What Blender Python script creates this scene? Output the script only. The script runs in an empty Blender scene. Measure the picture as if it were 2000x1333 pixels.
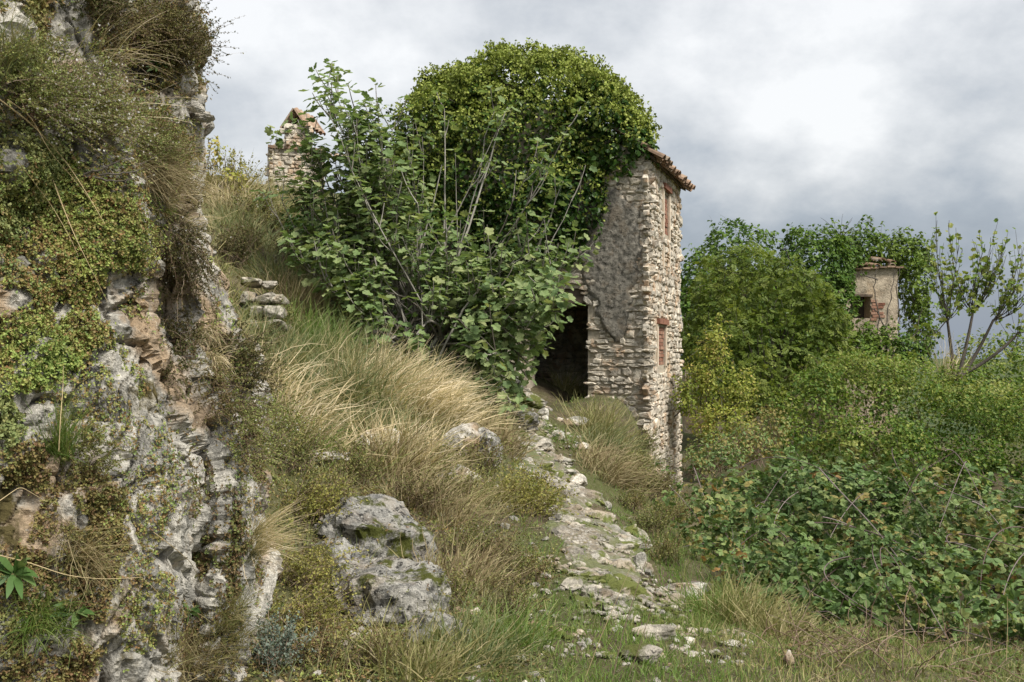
import bpy, bmesh, math
import numpy as np
from mathutils import Vector, Matrix

# ------------------------------------------------------------------ camera, sky, sun, exposure
scene = bpy.context.scene
F, HY = 1944.0, 690.0            # focal length in photo pixels, horizon row (2000 px wide photo)
EYE = np.array([0.0, 0.0, 0.0])
cam_d = bpy.data.cameras.new('camera'); cam = bpy.data.objects.new('camera', cam_d)
scene.collection.objects.link(cam)
cam_d.lens = 35.0; cam_d.sensor_width = 36.0; cam_d.shift_y = 23.5 / 2000.0
cam_d.clip_start = 0.05; cam_d.clip_end = 8000.0
cam.location = (0, 0, 0); cam.rotation_euler = (math.radians(90), 0, 0)
scene.camera = cam

SUN_DIR = np.array([0.62, -0.52, 1.05]); SUN_DIR /= np.linalg.norm(SUN_DIR)   # towards the sun
SUN_EL = math.asin(SUN_DIR[2]); SUN_AZ = math.atan2(SUN_DIR[0], SUN_DIR[1])
world = bpy.data.worlds.new('World'); scene.world = world; world.use_nodes = True
EXPOSURE = 1.9

def build_world():
    nt = world.node_tree; nt.nodes.clear()
    N = lambda t, **k: _node(nt, t, **k)
    out = N('ShaderNodeOutputWorld'); bg = N('ShaderNodeBackground')
    sky = N('ShaderNodeTexSky', sky_type='NISHITA', sun_disc=False, sun_elevation=SUN_EL, sun_rotation=SUN_AZ)
    sky.air_density = 1.5; sky.dust_density = 3.0
    tc = N('ShaderNodeTexCoord')
    sep = N('ShaderNodeSeparateXYZ'); nt.links.new(tc.outputs['Generated'], sep.inputs[0])
    # cloud layer: direction projected on a flat ceiling
    zc = _math(nt, 'ADD', _math(nt, 'MAXIMUM', sep.outputs['Z'], 0.0), 0.55)
    cx = _math(nt, 'DIVIDE', sep.outputs['X'], zc); cy = _math(nt, 'DIVIDE', sep.outputs['Y'], zc)
    comb = N('ShaderNodeCombineXYZ'); nt.links.new(cx, comb.inputs[0]); nt.links.new(cy, comb.inputs[1])
    mp = N('ShaderNodeMapping'); mp.inputs['Location'].default_value = CLOUD_SHIFT
    nt.links.new(comb.outputs[0], mp.inputs[0])
    n1 = N('ShaderNodeTexNoise'); n1.inputs['Scale'].default_value = 2.1; n1.inputs['Detail'].default_value = 3; n1.inputs['Roughness'].default_value = 0.45
    n1.inputs['Distortion'].default_value = 0.15
    nt.links.new(mp.outputs[0], n1.inputs['Vector'])
    n2 = N('ShaderNodeTexNoise'); n2.inputs['Scale'].default_value = 6.0; n2.inputs['Detail'].default_value = 9; n2.inputs['Roughness'].default_value = 0.58
    nt.links.new(mp.outputs[0], n2.inputs['Vector'])
    m = _math(nt, 'ADD', _math(nt, 'MULTIPLY', n1.outputs[0], 0.64), _math(nt, 'MULTIPLY', n2.outputs[0], 0.36))
    zz = _math(nt, 'MINIMUM', _math(nt, 'MULTIPLY', _math(nt, 'SUBTRACT', sep.outputs['Z'], 0.17), 0.75), 0.14)   # thinner cloud higher up
    m = _math(nt, 'ADD', m, zz)
    ramp = N('ShaderNodeValToRGB'); nt.links.new(m, ramp.inputs[0])
    els = ramp.color_ramp.elements
    els[0].position = 0.38; els[0].color = (0.090, 0.104, 0.125, 1)
    els[1].position = 0.66; els[1].color = (0.275, 0.277, 0.280, 1)
    e = els.new(0.46); e.color = (0.118, 0.131, 0.150, 1)
    e = els.new(0.55); e.color = (0.185, 0.192, 0.202, 1)
    sk = N('ShaderNodeMix', data_type='RGBA', blend_type='MULTIPLY'); sk.inputs[0].default_value = 1.0
    nt.links.new(sky.outputs[0], sk.inputs[6]); sk.inputs[7].default_value = (0.04, 0.04, 0.04, 1)
    mix = N('ShaderNodeMix', data_type='RGBA'); mix.inputs[0].default_value = 0.88
    nt.links.new(sk.outputs[2], mix.inputs[6]); nt.links.new(ramp.outputs[0], mix.inputs[7])
    nt.links.new(mix.outputs[2], bg.inputs[0]); bg.inputs[1].default_value = 1.0
    nt.links.new(bg.outputs[0], out.inputs[0])

CLOUD_SHIFT = (5.5, 9.1, 0.0)
def _node(nt, t, **k):
    n = nt.nodes.new(t)
    for a, b in k.items(): setattr(n, a, b)
    return n
def _math(nt, op, a, b=None, clamp=False):
    n = nt.nodes.new('ShaderNodeMath'); n.operation = op; n.use_clamp = clamp
    for i, v in enumerate((a, b)):
        if v is None: continue
        if isinstance(v, (int, float)): n.inputs[i].default_value = v
        else: nt.links.new(v, n.inputs[i])
    return n.outputs[0]
build_world()
sun_d = bpy.data.lights.new('sun', 'SUN'); sun = bpy.data.objects.new('sun', sun_d); scene.collection.objects.link(sun)
sun_d.energy = 1.5; sun_d.angle = math.radians(16); sun_d.color = (1.0, 0.955, 0.875)
sun.rotation_euler = Vector((-SUN_DIR).tolist()).to_track_quat('-Z', 'Y').to_euler()
vs = scene.view_settings; vs.view_transform = 'Standard'; vs.look = 'None'; vs.exposure = EXPOSURE; vs.gamma = 1.0
vs.use_curve_mapping = False
scene.cycles.max_bounces = 6; scene.cycles.diffuse_bounces = 3; scene.cycles.glossy_bounces = 2
scene.cycles.transmission_bounces = 3; scene.cycles.transparent_max_bounces = 4
scene.cycles.caustics_reflective = False; scene.cycles.caustics_refractive = False

# ------------------------------------------------------------------ maths helpers
def P(px, py, d):
    px, py, d = np.broadcast_arrays(np.asarray(px, float), np.asarray(py, float), np.asarray(d, float))
    return np.stack([(px - 1000) / F * d, d, (HY - py) / F * d], -1)
def proj(p):
    p = np.asarray(p, float)
    y = np.maximum(p[..., 1], 0.05)
    return np.stack([1000 + p[..., 0] / y * F, HY - p[..., 2] / y * F], -1)
def nrm(v):
    return v / np.maximum(np.linalg.norm(v, axis=-1, keepdims=True), 1e-9)
def smooth(a, b, x):
    t = np.clip((x - a) / (b - a), 0, 1); return t * t * (3 - 2 * t)
def _hash(ix, iy, iz, s):
    h = (ix.astype(np.int64) * 374761393 + iy.astype(np.int64) * 668265263 + iz.astype(np.int64) * 2147483647 + s * 974711) & 0xFFFFFFFF
    h = ((h ^ (h >> 13)) * 1274126177) & 0xFFFFFFFF
    h = ((h ^ (h >> 16)) * 2246822519) & 0xFFFFFFFF
    return ((h ^ (h >> 15)) & 0xFFFFFF) / float(0xFFFFFF)
def vnoise(p, s=0):
    p = np.asarray(p, float); i = np.floor(p).astype(np.int64); f = p - i; f = f * f * (3 - 2 * f)
    r = 0
    for dx in (0, 1):
        for dy in (0, 1):
            for dz in (0, 1):
                w = (f[..., 0] if dx else 1 - f[..., 0]) * (f[..., 1] if dy else 1 - f[..., 1]) * (f[..., 2] if dz else 1 - f[..., 2])
                r = r + w * _hash(i[..., 0] + dx, i[..., 1] + dy, i[..., 2] + dz, s)
    return r * 2 - 1
def fbm(p, o=4, s=0, g=0.5):
    a, t, r = 1.0, 0.0, 0
    p = np.asarray(p, float)
    for k in range(o):
        r = r + a * vnoise(p * (2.03 ** k) + 17.3 * k, s + k); t += a; a *= g
    return r / t
def ridged(p, o=4, s=0):
    a, t, r = 1.0, 0.0, 0
    for k in range(o):
        r = r + a * (1 - 2 * np.abs(vnoise(np.asarray(p) * (2.03 ** k) + 9.1 * k, s + k))); t += a; a *= 0.5
    return r / t
def worley(p, s=0):
    """distance to nearest and second nearest cell point, random number of the nearest cell"""
    p = np.asarray(p, float); i = np.floor(p).astype(np.int64)
    d1 = np.full(p.shape[:-1], 9.0); d2 = d1.copy(); c = np.zeros_like(d1)
    for dx in (-1, 0, 1):
        for dy in (-1, 0, 1):
            for dz in (-1, 0, 1):
                a, b, e = i[..., 0] + dx, i[..., 1] + dy, i[..., 2] + dz
                q = np.stack([a + _hash(a, b, e, s), b + _hash(a, b, e, s + 1), e + _hash(a, b, e, s + 2)], -1)
                d = np.linalg.norm(q - p, axis=-1); near = d < d1
                d2 = np.where(near, d1, np.minimum(d2, d)); c = np.where(near, _hash(a, b, e, s + 3), c); d1 = np.where(near, d, d1)
    return d1, d2, c
def in_poly(q, poly):
    x, y = q[..., 0], q[..., 1]; r = np.zeros(x.shape, bool); n = len(poly)
    for i in range(n):
        x1, y1 = poly[i]; x2, y2 = poly[(i + 1) % n]
        if y1 == y2: continue
        r ^= ((y1 > y) != (y2 > y)) & (x < (x2 - x1) * (y - y1) / (y2 - y1) + x1)
    return r
def rs(seed): return np.random.default_rng(seed)
def sphere(rng, n):
    return nrm(rng.normal(size=(n, 3)))

# ------------------------------------------------------------------ mesh and object helpers
COL = scene.collection
def make_mesh(name, V, faces, mat=None, smooth_shade=False, attrs=None):
    """faces: list of integer arrays, each (n, k)"""
    V = np.ascontiguousarray(V, dtype=np.float32).reshape(-1, 3)
    faces = [np.asarray(f, np.int32) for f in faces if len(f)]
    me = bpy.data.meshes.new(name)
    me.vertices.add(len(V)); me.vertices.foreach_set('co', V.ravel())
    nl = sum(f.size for f in faces); nf = sum(len(f) for f in faces)
    me.loops.add(nl); me.polygons.add(nf)
    me.loops.foreach_set('vertex_index', np.concatenate([f.ravel() for f in faces]))
    tot = np.concatenate([np.full(len(f), f.shape[1], np.int32) for f in faces])
    st = np.concatenate([[0], np.cumsum(tot)[:-1]]).astype(np.int32)
    me.polygons.foreach_set('loop_start', st)
    me.polygons.foreach_set('use_smooth', np.full(nf, bool(smooth_shade)))
    me.update(calc_edges=True)
    for k, a in (attrs or {}).items():
        at = me.attributes.new(k, 'FLOAT', 'POINT'); at.data.foreach_set('value', np.ascontiguousarray(a, dtype=np.float32).ravel())
    if mat is not None: me.materials.append(mat)
    return me
def obj(name, me, parent=None, kind=None, label=None, category=None, group=None):
    o = bpy.data.objects.new(name, me); COL.objects.link(o)
    if parent is not None: o.parent = parent
    if kind: o['kind'] = kind
    if label: o['label'] = label
    if category: o['category'] = category
    if group: o['group'] = group
    return o
def thing(name, label, category, loc=(0, 0, 0), group=None):
    o = obj(name, None, None, None, label, category, group)
    o.empty_display_size = 0.1
    return o
class Geo:
    """collects vertices, faces and point attributes into one mesh"""
    def __init__(s): s.V, s.F, s.A, s.n = [], {}, {'rnd': [], 't': []}, 0
    def add(s, V, faces, rnd=0.5, t=0.5):
        V = np.asarray(V, float).reshape(-1, 3)
        for f in faces:
            f = np.asarray(f, np.int64)
            if len(f): s.F.setdefault(f.shape[1], []).append(f + s.n)
        s.V.append(V); n = len(V)
        s.A['rnd'].append(np.broadcast_to(np.asarray(rnd, float), (n,))); s.A['t'].append(np.broadcast_to(np.asarray(t, float), (n,)))
        s.n += n
        return s
    def mesh(s, name, mat, smooth_shade=False):
        return make_mesh(name, np.concatenate(s.V), [np.concatenate(f) for f in s.F.values()], mat, smooth_shade, {k: np.concatenate(a) for k, a in s.A.items()})
    def obj(s, name, mat, parent=None, smooth_shade=False, **k):
        return obj(name, s.mesh(name, mat, smooth_shade), parent, **k)

def grid_faces(nu, nv):
    i = np.arange(nu - 1)[:, None] * nv + np.arange(nv - 1)[None, :]
    i = i.ravel()
    return np.stack([i, i + nv, i + nv + 1, i + 1], -1)
def tubes(paths, radii, k=5, rnd=None):
    """paths (N,S,3), radii (N,S) -> V, faces, rnd, t"""
    paths = np.asarray(paths, float); radii = np.broadcast_to(radii, paths.shape[:2])
    n, S, _ = paths.shape
    T = np.gradient(paths, axis=1); T = nrm(T)
    ref = np.where(np.abs(T[..., 2:3]) > 0.9, np.array([1.0, 0, 0]), np.array([0, 0, 1.0]))
    ref = np.broadcast_to(ref[:, :1], T.shape)
    A = nrm(np.cross(T, ref)); B = np.cross(T, A)
    an = np.arange(k) / k * 2 * np.pi
    V = paths[:, :, None] + radii[:, :, None, None] * (A[:, :, None] * np.cos(an)[None, None, :, None] + B[:, :, None] * np.sin(an)[None, None, :, None])
    base = (np.arange(n) * S * k)[:, None, None]; s = np.arange(S - 1)[None, :, None] * k; j = np.arange(k)[None, None, :]; j2 = (j + 1) % k
    f = np.stack([base + s + j, base + s + j2, base + s + k + j2, base + s + k + j], -1).reshape(-1, 4)
    rnd = np.full(n, 0.5) if rnd is None else rnd
    return V.reshape(-1, 3), [f], np.repeat(rnd, S * k), np.tile(np.repeat(np.linspace(0, 1, S), k), n)
def ribbons(paths, widths, side=None, rnd=None, rng=None):
    paths = np.asarray(paths, float); n, S, _ = paths.shape
    widths = np.broadcast_to(widths, (n, S))
    T = nrm(np.gradient(paths, axis=1))
    if side is None:
        side = sphere(rng, n)
    A = nrm(np.cross(T, np.broadcast_to(side[:, None], T.shape)))
    V = np.stack([paths - A * widths[..., None] / 2, paths + A * widths[..., None] / 2], 2)
    b = (np.arange(n) * S * 2)[:, None]; s = np.arange(S - 1)[None] * 2
    i = (b + s).ravel()
    f = np.stack([i, i + 1, i + 3, i + 2], -1)
    rnd = np.full(n, 0.5) if rnd is None else rnd
    return V.reshape(-1, 3), [f], np.repeat(rnd, S * 2), np.tile(np.repeat(np.linspace(0, 1, S), 2), n)
def bent_paths(root, d0, length, pull, S=6, power=1.0, wob=0.0, rng=None):
    """curves that start along d0 and turn towards pull"""
    n = len(root); s = np.linspace(0, 1, S) ** 1.0
    D = d0[:, None] + pull[:, None] * (s[None, :, None] ** power)
    if wob: D = D + rng.normal(size=(n, S, 3)) * wob
    D = nrm(D); step = (np.asarray(length) * np.ones(n) / (S - 1))[:, None, None]
    pts = np.concatenate([np.zeros((n, 1, 3)), np.cumsum(D[:, :-1] * step, 1)], 1)
    return root[:, None] + pts
# leaf templates: (verts with y along the leaf, x across, z up), faces
def T_oval(w=0.3, fold=0.06):
    V = np.array([[0, 0, 0], [-w, .32, fold], [-w * .8, .7, fold * .8], [0, 1, -.04], [w * .8, .7, fold * .8], [w, .32, fold]])
    return V, np.array([[0, 3, 2, 1], [0, 5, 4, 3]])
def T_diamond(w=0.25, fold=0.05):
    V = np.array([[0, 0, 0], [-w, .5, fold], [0, 1, 0], [w, .5, fold]])
    return V, np.array([[0, 2, 1], [0, 3, 2]])
def T_lobed(out, fold):
    """out: outline of the right half from base to tip"""
    out = np.array(out, float); k = len(out)
    R = np.column_stack([out[:, 0], out[:, 1], np.abs(out[:, 0]) * fold - 0.10 * out[:, 1] ** 2])
    L = R * np.array([-1, 1, 1])
    mid = np.array([[0, .45, -0.02]])
    V = np.concatenate([R, L, mid]); m = 2 * k
    f = [[m, i, i + 1] for i in range(k - 1)] + [[m, k + i + 1, k + i] for i in range(k - 1)]
    return V, np.array(f)
IVY = T_lobed([(0, 0), (.30, -.06), (.46, .22), (.30, .42), (.24, .62), (0, 1)], 0.22)
FIG = T_lobed([(0, 0), (.20, -.09), (.42, .06), (.49, .28), (.37, .43), (.49, .58), (.52, .76), (.42, .88), (.27, .84), (.25, 1.0), (.13, 1.13), (0, 1.15)], 0.26)
PALM3 = None
def leaves(pos, d, up, size, tpl, rnd, width=1.0, t=0.5):
    """one copy of a leaf template per position; d: leaf direction, up: rough leaf normal"""
    TV, TF = tpl; n = len(pos)
    Y = nrm(d); X = nrm(np.cross(Y, up)); Z = np.cross(X, Y)
    size = np.broadcast_to(np.asarray(size, float), (n,)); width = np.broadcast_to(np.asarray(width, float), (n,))
    V = pos[:, None] + size[:, None, None] * (TV[None, :, :1] * (X * width[:, None])[:, None] + TV[None, :, 1:2] * Y[:, None] + TV[None, :, 2:] * Z[:, None])
    k = len(TV)
    f = (TF[None] + (np.arange(n) * k)[:, None, None]).reshape(-1, TF.shape[1])
    return V.reshape(-1, 3), [f], np.repeat(np.broadcast_to(rnd, (n,)), k), np.repeat(np.broadcast_to(t, (n,)), k)

# ------------------------------------------------------------------ materials
def ramp_node(nt, fac, stops, interp='LINEAR'):
    r = nt.nodes.new('ShaderNodeValToRGB'); cr = r.color_ramp; cr.interpolation = interp
    while len(cr.elements) < len(stops): cr.elements.new(0.5)
    for e, (p, c) in zip(cr.elements, stops): e.position = p; e.color = (*c, 1)
    nt.links.new(fac, r.inputs[0]); return r.outputs[0]
def new_mat(name):
    m = bpy.data.materials.new(name); m.use_nodes = True; nt = m.node_tree
    return m, nt, nt.nodes['Principled BSDF'], nt.nodes['Material Output']
def attr(nt, name):
    a = nt.nodes.new('ShaderNodeAttribute'); a.attribute_name = name; return a.outputs['Fac']
def rnd_value(nt):
    oi = nt.nodes.new('ShaderNodeObjectInfo')
    a = attr(nt, 'rnd')      # a negative value asks for the object's own random number
    return _math(nt, 'MAXIMUM', a, _math(nt, 'MULTIPLY', _math(nt, 'LESS_THAN', a, 0.0), oi.outputs['Random']))
def tex(nt, kind, scale, detail=4, rough=0.55, coord='Object', vec=None):
    n = nt.nodes.new('ShaderNodeTexNoise' if kind == 'noise' else 'ShaderNodeTexVoronoi')
    n.inputs['Scale'].default_value = scale
    if kind == 'noise': n.inputs['Detail'].default_value = detail; n.inputs['Roughness'].default_value = rough
    if vec is None:
        g = nt.nodes.new('ShaderNodeNewGeometry'); vec = g.outputs['Position']
    nt.links.new(vec, n.inputs['Vector'])
    return n.outputs[0]
def mixc(nt, fac, a, b, mode='MIX'):
    m = nt.nodes.new('ShaderNodeMix'); m.data_type = 'RGBA'; m.blend_type = mode
    for i, v in ((0, fac), (6, a), (7, b)):
        if isinstance(v, (int, float)): m.inputs[i].default_value = v
        elif isinstance(v, tuple): m.inputs[i].default_value = (*v, 1)
        else: nt.links.new(v, m.inputs[i])
    return m.outputs[2]
def bump(nt, bsdf, h, strength=0.5, dist=0.02):
    b = nt.nodes.new('ShaderNodeBump'); b.inputs['Strength'].default_value = strength; b.inputs['Distance'].default_value = dist
    nt.links.new(h, b.inputs['Height']); nt.links.new(b.outputs[0], bsdf.inputs['Normal'])
def leaf_mat(name, stops, rough=0.5, trans=0.25, base=None, spec=0.18, t_stops=None, patch=0.0, backlight=1.5):
    """leaf colour by each leaf's own random number; base: darker/other colour towards t=0 (stem end)"""
    m, nt, b, out = new_mat(name)
    c = ramp_node(nt, rnd_value(nt), stops)
    if base is not None: c = mixc(nt, ramp_node(nt, attr(nt, 't'), [(0.0, (0, 0, 0)), (base[1], (1, 1, 1))]), base[0], c)
    n = tex(nt, 'noise', 3.0, 2)
    c = mixc(nt, 0.35, c, ramp_node(nt, n, [(0.3, (.45, .45, .45)), (0.7, (1.5, 1.45, 1.3))]), 'MULTIPLY')
    nt.links.new(c, b.inputs['Base Color']); b.inputs['Roughness'].default_value = rough; b.inputs['Specular IOR Level'].default_value = spec
    if trans:
        tr = nt.nodes.new('ShaderNodeBsdfTranslucent'); ms = nt.nodes.new('ShaderNodeMixShader'); ms.inputs[0].default_value = trans
        c2 = mixc(nt, 1.0, c, (backlight, backlight * 1.02, backlight * 0.6), 'MULTIPLY')
        nt.links.new(c2, tr.inputs[0]); nt.links.new(b.outputs[0], ms.inputs[1]); nt.links.new(tr.outputs[0], ms.inputs[2]); nt.links.new(ms.outputs[0], out.inputs[0])
    return m
def rock_mat(name, scale=1.0, pale=(.50, .48, .43), grey=(.20, .195, .185), ochre=(.34, .22, .11), lichen=(.035, .035, .033), moss=None, moss_amt=0.0, dark=0.5, ochre_amt=0.6, white=0.3, bumpd=0.05):
    m, nt, b, out = new_mat(name)
    g = nt.nodes.new('ShaderNodeNewGeometry')
    def shifted(k):
        s = nt.nodes.new('ShaderNodeMapping'); nt.links.new(g.outputs['Position'], s.inputs[0]); s.inputs['Location'].default_value = (7.3 * k, 3.1 * k, 1.7 * k); return s.outputs[0]
    na = tex(nt, 'noise', 4.5 * scale, 12, 0.72, vec=shifted(0)); nb = tex(nt, 'noise', 9 * scale, 10, 0.74, vec=shifted(1)); nc = tex(nt, 'noise', 26 * scale, 8, 0.7, vec=shifted(2))
    no = tex(nt, 'noise', 1.9 * scale, 8, 0.6, vec=shifted(3)); nf = tex(nt, 'noise', 60 * scale, 6, 0.75, vec=shifted(4)); nm = tex(nt, 'noise', 1.6 * scale, 10, 0.68, vec=shifted(5))
    c = mixc(nt, ramp_node(nt, na, [(0.43, (0, 0, 0)), (0.55, (1, 1, 1))]), grey, pale)
    c = mixc(nt, ramp_node(nt, no, [(0.52, (0, 0, 0)), (0.60, (ochre_amt,) * 3)]), c, ochre)
    lo = 0.64 - 0.16 * dark
    c = mixc(nt, ramp_node(nt, nb, [(lo, (0, 0, 0)), (lo + .05, (.92, .92, .92))]), c, lichen)
    lw = 0.72 - 0.14 * white
    c = mixc(nt, ramp_node(nt, nc, [(lw, (0, 0, 0)), (lw + .04, (.9, .9, .9))]), c, tuple(min(1.0, x * 1.35) for x in pale))
    c = mixc(nt, 0.75, c, ramp_node(nt, nf, [(0.3, (.45, .45, .45)), (0.7, (1.4, 1.4, 1.38))]), 'MULTIPLY')
    if moss is not None:
        c = mixc(nt, ramp_node(nt, nm, [(0.60 - moss_amt, (0, 0, 0)), (0.66 - moss_amt, (1, 1, 1))]), c, mixc(nt, nf, moss, tuple(x * 2.0 for x in moss)))
    c = mixc(nt, 0.6, c, ramp_node(nt, rnd_value(nt), [(0, (.62, .58, .54)), (0.3, (.95, .92, .88)), (0.6, (1.05, 1.05, 1.03)), (1, (1.35, 1.28, 1.18))]), 'MULTIPLY')
    nt.links.new(c, b.inputs['Base Color']); b.inputs['Roughness'].default_value = 0.92; b.inputs['Specular IOR Level'].default_value = 0.15
    h = _math(nt, 'ADD', _math(nt, 'ADD', _math(nt, 'MULTIPLY', na, 1.0), _math(nt, 'MULTIPLY', nb, 0.6)), _math(nt, 'MULTIPLY', nc, 0.30))
    bump(nt, b, h, 1.0, bumpd / scale)
    return m
def plain_mat(name, stops, rough=0.85, scale=8.0, bumpd=0.01, contrast=0.4):
    m, nt, b, out = new_mat(name)
    c = ramp_node(nt, rnd_value(nt), stops); n = tex(nt, 'noise', scale, 6, 0.65)
    c = mixc(nt, contrast, c, ramp_node(nt, n, [(0.25, (.3, .3, .3)), (0.75, (1.6, 1.6, 1.6))]), 'MULTIPLY')
    nt.links.new(c, b.inputs['Base Color']); b.inputs['Roughness'].default_value = rough; b.inputs['Specular IOR Level'].default_value = 0.25
    if bumpd: bump(nt, b, n, 0.7, bumpd)
    return m

# ------------------------------------------------------------------ terrain
CTRL = [  # photo column, photo row, distance in metres
 # the footpath
 (1270, 1400, 4.5), (1250, 1250, 5.7), (1200, 1150, 6.9), (1165, 1050, 8.5), (1120, 960, 10.6), (1060, 880, 13.6), (1070, 805, 17.2), (1080, 778, 19.3),
 # terrace left of the door, and its drop to the right of the path
 (950, 775, 18.5), (1180, 790, 17.8), (1235, 812, 17.5), (1262, 880, 17.9), (1275, 960, 18.2), (1318, 975, 21.5), (1235, 930, 14.5), (1215, 905, 15.6), (1290, 1010, 14), (1330, 1080, 10.5), (1330, 1160, 8.0),
 # under the brambles
 (1420, 1220, 6.9), (1600, 1275, 6.1), (1900, 1310, 5.6), (2200, 1330, 5.6), (1500, 1130, 9.5), (1800, 1120, 10), (2200, 1120, 11), (1500, 1010, 15), (1900, 980, 16), (2300, 980, 18),
 (1450, 930, 23), (1750, 890, 24), (2200, 870, 26), (1450, 880, 30), (1800, 860, 33), (2300, 850, 36),
 # bank left of the path
 (1030, 960, 10.0), (1010, 1050, 8.2), (980, 1180, 6.4), (930, 1333, 4.9), (960, 880, 12.4), (900, 960, 9.5), (880, 1080, 7.4), (850, 1250, 5.4), (700, 1340, 4.7), (560, 1400, 4.4),
 (620, 1200, 5.6), (600, 1060, 6.6), (740, 985, 7.6), (620, 930, 8.6), (560, 850, 10.2), (760, 900, 9.6), (870, 870, 11.2), (900, 790, 13.4), (700, 790, 11.2), (560, 760, 11.6),
 (700, 700, 13.8), (850, 745, 14.2), (540, 680, 13.2), (560, 620, 15.2), (500, 600, 14.9), (700, 640, 16.2), (850, 715, 16.8), (480, 520, 16.4), (560, 480, 18.5), (450, 440, 18.5), (480, 385, 20.4), (420, 372, 20.6), (570, 395, 21.5), (700, 540, 19.5), (650, 440, 21),
]
C3 = P(*np.array(CTRL, float).T)
EXTRA = np.array([  # x, y, z
 (0.5, 2, -1.66), (0.5, -3, -1.75), (3, 2, -1.75), (5, -2, -1.9), (-1.2, 2.5, -1.6), (-1.4, -3, -1.7), (8, 4, -2.2), (12, 8, -2.8),
 (-3, 7, .3), (-3.2, 10, 1.0), (-4.5, 13, 1.8), (-4, 4, .3), (-6, 9, 2.5), (-8, 16, 3.8), (-9, 22, 4.4), (-6, 26, 3.9), (-2, 25, 3.2), (-10, 30, 4.4),
 (2.95, 17.95, -2.75), (3.15, 19.0, -3.0), (3.5, 20.2, -3.15), (3.9, 21.5, -3.2), (2.6, 17.4, -2.55), (2.75, 16.4, -2.45), (2.05, 17.5, -1.0), (1.6, 16.4, -1.1), (2.2, 16.8, -1.6), (-1, 23, .5), (0.5, 22, -.9), (1.5, 21, -.9), (2, 24, -2.0), (4.5, 24, -3.2), (5, 28, -3.3), (0, 30, 0), (-7, 3, 1), (-7, -3, 0), (10, 40, -3.0), (20, 35, -5), (18, 20, -4.2), (2, 36, -1.5), (-5, 36, 2)])
CP = np.concatenate([C3, EXTRA])
def _tps_k(r): return np.where(r > 1e-9, r * r * np.log(np.maximum(r, 1e-9)), 0)
def _fit():
    xy = CP[:, :2]; n = len(xy); K = _tps_k(np.linalg.norm(xy[:, None] - xy[None], axis=-1)) + np.eye(n) * 0.06
    A = np.zeros((n + 3, n + 3)); A[:n, :n] = K; A[:n, n] = 1; A[:n, n + 1:] = xy; A[n, :n] = 1; A[n + 1:, :n] = xy.T
    return np.linalg.solve(A, np.concatenate([CP[:, 2], [0, 0, 0]]))
TW = _fit()
PATH_C = C3[:8, :2].copy()
def path_dist(x, y):
    q = np.stack([x, y], -1); best = np.full(x.shape, 1e9)
    for a, b in zip(PATH_C[:-1], PATH_C[1:]):
        ab = b - a; t = np.clip(((q - a) @ ab) / (ab @ ab), 0, 1)
        best = np.minimum(best, np.linalg.norm(q - (a + t[..., None] * ab), axis=-1))
    return best
def H0(x, y):
    x = np.asarray(x, float); y = np.asarray(y, float); sh = x.shape; x = x.ravel(); y = y.ravel()
    z = np.empty_like(x)
    for i in range(0, len(x), 40000):
        q = np.stack([x[i:i + 40000], y[i:i + 40000]], -1)
        r = np.linalg.norm(q[:, None] - CP[None, :, :2], axis=-1)
        z[i:i + 40000] = _tps_k(r) @ TW[:-3] + TW[-3] + q @ TW[-2:]
    core = np.maximum(np.maximum(smooth(22, 34, x), smooth(-11, -18, x)), np.maximum(smooth(38, 55, y), smooth(-4, -9, y)))
    far = -4.0 + 7 * smooth(-6, -60, x) - 30 * smooth(30, 400, np.hypot(x, y)) + 3 * fbm(np.stack([x / 60, y / 60, x * 0], -1), 3, 5) * smooth(30, 120, np.hypot(x, y))
    far = np.where(x < -6, far + 4.0 * smooth(-6, -16, x), far)
    return (z * (1 - core) + far * core).reshape(sh)
def H(x, y):
    x = np.asarray(x, float); y = np.asarray(y, float)
    z = H0(x, y); pd = path_dist(x, y); onp = 1 - smooth(0.4, 1.2, pd)
    near = 1 - smooth(24, 40, np.hypot(x, y))
    p = np.stack([x, y, z * 0.3], -1)
    rock = 0.10 * ridged(p * 1.1, 4, 3) + 0.05 * fbm(p * 4, 3, 8)
    z = z + near * ((1 - onp) * rock + onp * 0.035 * ridged(p * 2.2, 4, 31))
    return z
def ground_hit(px, py, dmin=3.0, dmax=60.0):
    px = np.atleast_1d(np.asarray(px, float)); py = np.atleast_1d(np.asarray(py, float))
    ds = np.concatenate([np.arange(dmin, 12, 0.15), np.arange(12, dmax, 0.35)])
    pts = P(px[:, None], py[:, None], ds[None]); g = H(pts[..., 0], pts[..., 1]); below = pts[..., 2] < g
    i = np.where(below.any(1), below.argmax(1), len(ds) - 1)
    q = pts[np.arange(len(px)), i].copy(); q[:, 2] = g[np.arange(len(px)), i]
    return q

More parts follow.
